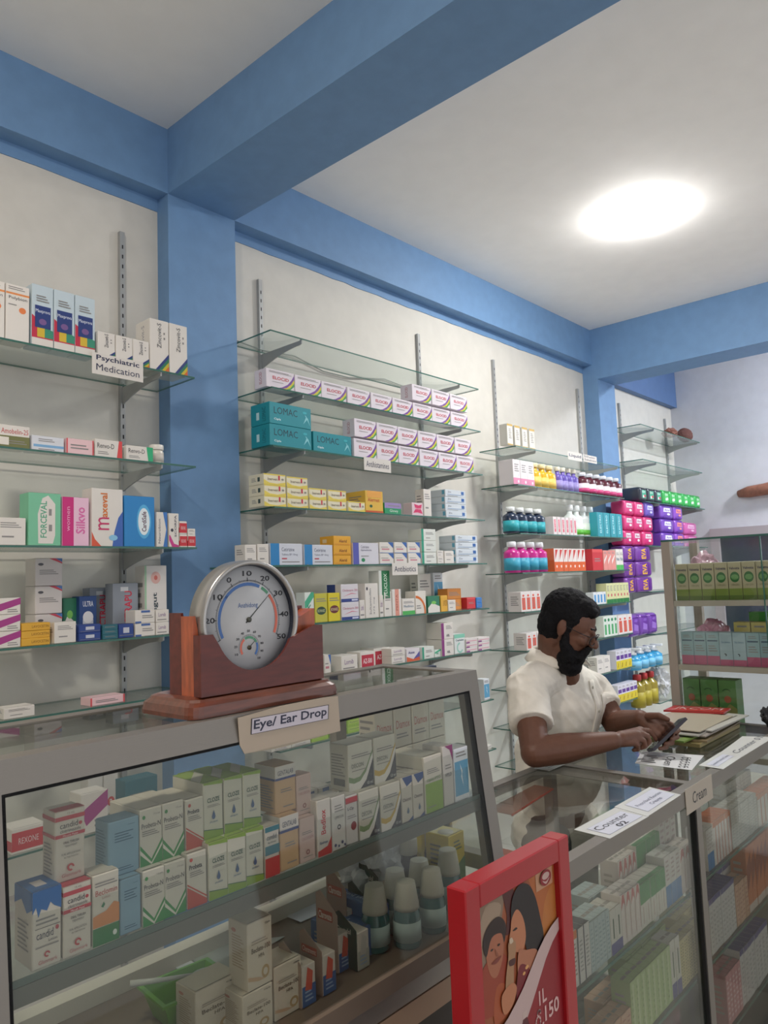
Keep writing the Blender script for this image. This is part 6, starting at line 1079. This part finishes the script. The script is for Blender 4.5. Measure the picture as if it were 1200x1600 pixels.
def man():
    base = Vector((2.4536, 1.4242, 0.4555)); base.z = 0
    t = thing('person', 'bearded man in white short sleeved shirt and glasses leaning over counter using phone', 'person', base)
    V = lambda p: Vector(p) - base
    f = Vector((0.2841, -0.8583, -0.4273)); u0 = Vector((0.0999, -0.3608, 0.9273)); s = u0.cross(f).normalized()   # s: his left or right side, toward camera checked below
    u = f.cross(s).normalized()
    if u.z < 0: u = -u
    C = V((2.2955, 1.2551, 1.4191)); k = .90
    H = lambda a, b_, c: C + (f * a + u * b_ + s * c) * k
    EX = lambda a, b_, c: (f * a * k, s * c * k, u * b_ * k)
    b = MB()
    b.ell(H(-.005, .018, 0), EX(.098, .098, .076), SKIN); b.ell(H(.032, -.035, 0), EX(.062, .085, .060), SKIN); b.ell(H(.045, -.088, 0), EX(.045, .042, .046), SKIN)
    b.capsule(H(.088, .014, -.03), .010, H(.088, .014, .03), .010, SKIN); b.capsule(H(.092, .008, 0), .008, H(.118, -.034, 0), .0115, SKIN)
    for q in (-1, 1):
        b.ell(H(.106, -.038, q * .011), EX(.010, .008, .009), SKIN); b.ell(H(.068, -.028, q * .036), EX(.024, .024, .022), SKIN)
        b.ell(H(.080, -.006, q * .031), EX(.012, .010, .015), SKIN)
        b.ell(H(-.004, -.012, q * .078), EX(.016, .031, .009), SKIN); b.ell(H(-.012, -.004, q * .083), EX(.011, .024, .007), SKIN)
    b.capsule(H(.092, -.064, -.018), .007, H(.092, -.064, .018), .007, SKIN)
    NB = V((2.3610, 1.3557, 1.2529)); b.capsule(H(-.035, -.07, 0), .050, NB, .054, SKIN); b.capsule(H(.01, -.09, 0), .04, NB + f * .04, .05, SKIN)
    SR = V((2.1604, 1.3427, 1.2220)); SLf = V((2.6099, 1.3333, 1.1522)); ch = V((2.4174, 1.3702, 1.1302)); be = V((2.5187, 1.4427, 0.8801)); pv = V((2.5960, 1.5132, 0.6201))
    b.capsule(NB, .055, ch, .08, SKIN); b.capsule(ch, .085, be, .085, SKIN); b.capsule(be, .085, pv, .10, SKIN); b.capsule(SR, .05, NB, .05, SKIN); b.capsule(SLf, .05, NB, .05, SKIN)
    side = (SR - SLf); side.z = 0; side.normalize()
    feet = []
    for q in (-1, 1):
        hip = pv + side * .085 * q; fl = Vector((hip.x, hip.y, .09)); kn = (hip + fl) / 2; fwd = Vector((f.x, f.y, 0)).normalized(); kn += fwd * .02
        b.capsule(hip, .085, kn, .055, SKIN); b.capsule(kn, .055, fl, .04, SKIN); feet.append((fl, fwd)); b.capsule(Vector((fl.x, fl.y, .045)), .04, Vector((fl.x, fl.y, .035)) + fwd * .15, .032, SKIN)
    # right arm (near the camera): elbow on the counter, forearm along it
    ER = V((2.0178, 1.2395, 1.0532)); WR = V((2.2027, 1.0761, 1.0744))
    b.capsule(SR, .052, ER, .043, SKIN); b.capsule(ER, .044, ER + (WR - ER) * .35, .046, SKIN); b.capsule(ER + (WR - ER) * .35, .046, WR, .027, SKIN)
    KR = [V(p) for p in ((2.3165, 1.0374, 1.0899), (2.2925, 1.0275, 1.0833), (2.2731, 1.0280, 1.0731), (2.2546, 1.0348, 1.0640))]
    for q in KR: b.capsule(WR, .022, q, .0125, SKIN)
    b.capsule(WR + (KR[1] - WR) * .3, .024, WR + (KR[1] - WR) * .8, .019, SKIN)
    def finger(pts, r0=.0098, r1=.0072):
        for i in range(len(pts) - 1): b.capsule(pts[i], r0 + (r1 - r0) * i / (len(pts) - 1), pts[i + 1], r0 + (r1 - r0) * (i + 1) / (len(pts) - 1), SKIN, 12)
    finger([KR[0], V((2.3539, 1.0269, 1.0828)), V((2.3689, 1.0199, 1.0671)), V((2.3750, 1.0151, 1.0527))])
    finger([KR[1], V((2.3173, 1.0162, 1.0744)), V((2.3221, 1.0134, 1.0564)), V((2.3146, 1.0233, 1.0449))])
    finger([KR[2], V((2.2853, 1.0156, 1.0646)), V((2.2887, 1.0140, 1.0487)), V((2.2846, 1.0270, 1.0422))])
    finger([KR[3], V((2.2594, 1.0233, 1.0549)), V((2.2648, 1.0265, 1.0421)), V((2.2605, 1.0391, 1.0394))], .0085, .0065)
    finger([V((2.2672, 1.0645, 1.0740)), V((2.3160, 1.0589, 1.0485)), V((2.3363, 1.0457, 1.0345))], .012, .0085)
    # left arm (far side) carrying the phone
    EL = V((2.5702, 1.2420, 1.0471)); WL = V((2.4521, 1.0954, 1.1010))
    b.capsule(SLf, .05, EL, .042, SKIN); b.capsule(EL, .043, EL + (WL - EL) * .4, .042, SKIN); b.capsule(EL + (WL - EL) * .4, .042, WL, .027, SKIN)
    KL = [V(p) for p in ((2.4623, 1.0244, 1.0977), (2.4545, 1.0202, 1.0830), (2.4410, 1.0221, 1.0688), (2.4233, 1.0284, 1.0569))]
    for q in KL: b.capsule(WL, .023, q, .0125, SKIN)
    b.capsule(WL + (KL[1] - WL) * .3, .025, WL + (KL[2] - WL) * .8, .018, SKIN)
    finger([KL[0], V((2.4768, 0.9956, 1.0818)), V((2.4568, 0.9740, 1.0730)), V((2.4120, 0.9710, 1.0748))])
    finger([KL[1], V((2.4648, 0.9964, 1.0633)), V((2.4449, 0.9750, 1.0529)), V((2.3973, 0.9747, 1.0572))])
    finger([KL[2], V((2.4472, 1.0032, 1.0474)), V((2.4246, 0.9847, 1.0374)), V((2.3758, 0.9854, 1.0441))])
    finger([KL[3], V((2.4268, 1.0125, 1.0359)), V((2.4029, 0.9954, 1.0262)), V((2.3544, 0.9960, 1.0311))], .0088, .0066)
    finger([V((2.4182, 1.0559, 1.1160)), V((2.4133, 1.0154, 1.1223)), V((2.4217, 0.9926, 1.1110))], .0125, .0085)
    remesh('body', b, .0034, t, 3)
    # hair
    h = MB()
    h.ell(H(-.018, .036, 0), EX(.098, .096, .083), HAIR); h.ell(H(-.045, -.01, 0), EX(.066, .085, .078), HAIR)
    h.ell(H(.025, .085, 0), EX(.060, .036, .062), HAIR); h.capsule(H(.066, .078, -.030), .020, H(.066, .078, .030), .020, HAIR)
    for q in (-1, 1): h.capsule(H(.02, .04, q * .068), .016, H(.014, -.02, q * .068), .010, HAIR)
    nz = lambda sc, am: (lambda c: am * (noise.noise(c * sc) + .6 * noise.noise(c * sc * 2.3)))
    remesh('hair', h, .0035, t, 2, nz(70, .0028))
    g = MB()
    g.ell(H(.05, -.105, 0), EX(.054, .050, .060), HAIR); g.ell(H(.060, -.135, 0), EX(.046, .044, .050), HAIR)
    g.capsule(H(.10, -.052, -.026), .009, H(.103, -.050, 0), .010, HAIR); g.capsule(H(.10, -.052, .026), .009, H(.103, -.050, 0), .010, HAIR)
    for q in (-1, 1):
        g.capsule(H(.014, -.02, q * .066), .010, H(.022, -.065, q * .058), .016, HAIR); g.capsule(H(.022, -.065, q * .058), .018, H(.055, -.10, q * .04), .024, HAIR); g.capsule(H(.10, -.055, q * .026), .009, H(.085, -.09, q * .034), .016, HAIR)
    remesh('beard', g, .0035, t, 2, nz(90, .003))
    e = MB()
    for q in (-1, 1):
        e.capsule(H(.096, .020, q * .014), .004, H(.088, .024, q * .046), .003, HAIR, 8)
    e.build('eyebrows', t)
    gl = MB(); FR = mat('#2a2a30', .3, .5)
    for q in (-1, 1):
        ring = [H(.113 - .010 * abs(math.cos(a)) * 0 - (.012 if math.cos(a) * q > 0 else 0) * abs(math.cos(a)), -.014 + .019 * math.sin(a), q * .033 + .027 * math.cos(a)) for a in [i * PI / 10 for i in range(21)]]
        gl.tube(ring, .0017, FR, 6); gl.tube([H(.096, -.004, q * .056), H(.06, -.002, q * .074), H(.0, .002, q * .083)], .0014, FR, 6)
        lens = MB(); 
    gl.tube([H(.108, -.006, -.009), H(.111, -.003, 0), H(.108, -.006, .009)], .0013, FR, 6)
    gl.build('glasses_frame', t)
    le = MB()
    for q in (-1, 1): le.poly([H(.106 - (.012 if math.cos(a) * q > 0 else 0) * abs(math.cos(a)), -.012 + .0155 * math.sin(a), q * .032 + .023 * math.cos(a)) for a in [i * PI / 10 for i in range(20)]], GLASS)
    le.build('lenses', t)
    # shirt
    sh = MB(); fw = Vector((f.x, f.y, 0)).normalized()
    up = Vector((0, 0, 1))
    sh.ell(ch, (side * .175, fw * .125, up * .16), SHIRT); sh.ell(ch + up * .045, (side * .185, fw * .10, up * .085), SHIRT)
    sh.ell(be + up * .03, (side * .165, fw * .14, up * .20), SHIRT); sh.ell(pv, (side * .175, fw * .15, up * .14), SHIRT)
    sh.capsule(SR, .064, NB + up * .0, .066, SHIRT); sh.capsule(SLf, .062, NB + up * .0, .066, SHIRT); sh.capsule(NB - fw * .005, .062, V((2.3363, 1.3503, 1.2733)), .056, SHIRT)
    HR = SR + (ER - SR) * .60; HL = SLf + (EL - SLf) * .52
    def sleeve(a, c, r0, r1, ref):
        ax = (c - a).normalized(); x = ax.cross(ref).normalized(); y = ax.cross(x); n = 24; vs = []
        pr = [(r0 * .5, -.03), (r0, 0), ((r0 + r1) / 2, (c - a).length * .5), (r1, (c - a).length), (r1 * .97, (c - a).length + .001)]
        for r, hh in pr:
            for i in range(n): vs.append(a + ax * hh + (x * math.cos(2 * PI * i / n) + y * math.sin(2 * PI * i / n)) * r)
        fs = [(i * n + j, i * n + (j + 1) % n, (i + 1) * n + (j + 1) % n, (i + 1) * n + j) for i in range(len(pr) - 1) for j in range(n)] + [tuple(range(n))[::-1], tuple((len(pr) - 1) * n + j for j in range(n))]
        sh.raw(vs, fs, SHIRT, True)
    sleeve(SR, HR, .064, .068, fw); sleeve(SLf, HL, .062, .064, fw)
    def wr(c):
        q = Vector((c.x * 9, c.y * 9, c.z * 22)); r = Vector((c.x * 20 + c.z * 18, c.y * 20, c.z * 9))
        return .0065 * noise.noise(q) + .0055 * (1 - abs(noise.noise(r)) * 2) * .6
    remesh('shirt', sh, .004, t, 4, wr)
    # collar, placket, pocket
    from mathutils.bvhtree import BVHTree
    so_ = [o for o in t.children if o.name.startswith('shirt')][0]; me_ = so_.data
    bv = BVHTree.FromPolygons([v.co[:] for v in me_.vertices], [p.vertices[:] for p in me_.polygons])
    lat = side
    def cast(u_, h_):
        hit = bv.ray_cast(ch + fw * .6 + lat * u_ + up * h_, -fw); return hit[0] + fw * .0022 if hit[0] else None
    def patch(nm, u0, u1, h0, h1, nu, nv, m, lift=0):
        P_ = [[cast(u0 + (u1 - u0) * i / nu, h0 + (h1 - h0) * j / nv) for i in range(nu + 1)] for j in range(nv + 1)]
        if any(p is None for r_ in P_ for p in r_): return
        q = MB(); vs_ = [p + fw * lift for r_ in P_ for p in r_]
        q.raw(vs_, [(j * (nu + 1) + i, j * (nu + 1) + i + 1, (j + 1) * (nu + 1) + i + 1, (j + 1) * (nu + 1) + i) for j in range(nv) for i in range(nu)], m, True)
        o_ = q.build(nm, t); k_ = o_.modifiers.new('s', 'SOLIDIFY'); k_.thickness = .002; k_.offset = 0
    patch('shirt_placket', -.016, .016, -.28, .085, 3, 26, SHIRT)
    patch('chest_pocket', -.125, -.045, -.075, .03, 6, 8, SHIRT)
    for hh_ in (.06, -.02, -.10, -.18):
        pt = cast(0, hh_)
        if pt: q = MB(); q.ell(pt + fw * .002, (side * .0055, fw * .002, up * .0055), mat('#b9b2a4', .4)); q.build('button', t)
    c = MB(); NBc = V((2.3289, 1.3391, 1.3049))
    n = 22; ring = []
    for i in range(n + 1):
        a = -2.75 + 5.5 * i / n; d = (-fw * math.cos(a) + side * math.sin(a)); r = .069
        ring.append((NBc + d * r * 1.0 + fw * .012 + up * (.022 + .012 * math.cos(a)), NBc + d * (r + .030) + fw * .016 + up * (-.014 + .012 * math.cos(a)) - up * .014 * (1 - math.cos(a)) / 2))
    vs = [p for pr in ring for p in pr]; c.raw(vs, [(2 * i, 2 * i + 1, 2 * i + 3, 2 * i + 2) for i in range(n)], SHIRT, True)
    c.raw([p + up * .002 for p in vs], [(2 * i, 2 * i + 2, 2 * i + 3, 2 * i + 1) for i in range(n)], SHIRT, True); co_ = c.build('collar', t)
    so = co_.modifiers.new('s', 'SOLIDIFY'); so.thickness = .003
    tr = MB(); TR = mat('#2b2c33', .8)
    for q in (-1, 1):
        fl = feet[0 if q < 0 else 1][0]; hip = pv + side * .085 * q; kn = (hip + fl) / 2 + fw * .02; tr.capsule(hip, .105, kn, .075, TR); tr.capsule(kn, .075, Vector((fl.x, fl.y, .12)), .06, TR)
    tr.build('trousers', t)
    for fl, d in feet:
        x = MB(); x.capsule(Vector((fl.x, fl.y, .05)), .05, Vector((fl.x, fl.y, .042)) + d * .17, .042, mat('#1c1b1d', .4)); x.build('shoe', t)
    rg = MB(); rr = KR[0] + (V((2.3539, 1.0269, 1.0828)) - KR[0]) * .5
    ph = thing('smartphone', 'dark smartphone held tilted in the left hand of the man', 'phone', (2.4125, 0.9944, 1.0644))
    a = Vector((0.6216, -0.5022, 0.6012)); nrm = Vector((-0.2159, 0.5890, 0.7787)); wv = a.cross(nrm).normalized(); nrm = wv.cross(a).normalized()
    pb = MB(); L, Wd, Th = .074, .036, .0045
    def bx(mb, l, w_, th, off, m):
        vs = [a * l * i + wv * w_ * j + nrm * (th * kk + off) for i, j, kk in ((-1, -1, -1), (1, -1, -1), (1, 1, -1), (-1, 1, -1), (-1, -1, 1), (1, -1, 1), (1, 1, 1), (-1, 1, 1))]
        mb.raw(vs, [(0, 3, 2, 1), (4, 5, 6, 7), (0, 1, 5, 4), (1, 2, 6, 5), (2, 3, 7, 6), (3, 0, 4, 7)], m)
    bx(pb, L, Wd, Th, 0, mat('#34323c', .35)); pb.build('phone_body', ph)
    ps = MB(); bx(ps, L * .96, Wd * .93, .0003, Th + .0004, mat('#14151a', .1)); ps.build('screen', ph)
man()
print('OBJECTS', len(bpy.data.objects))
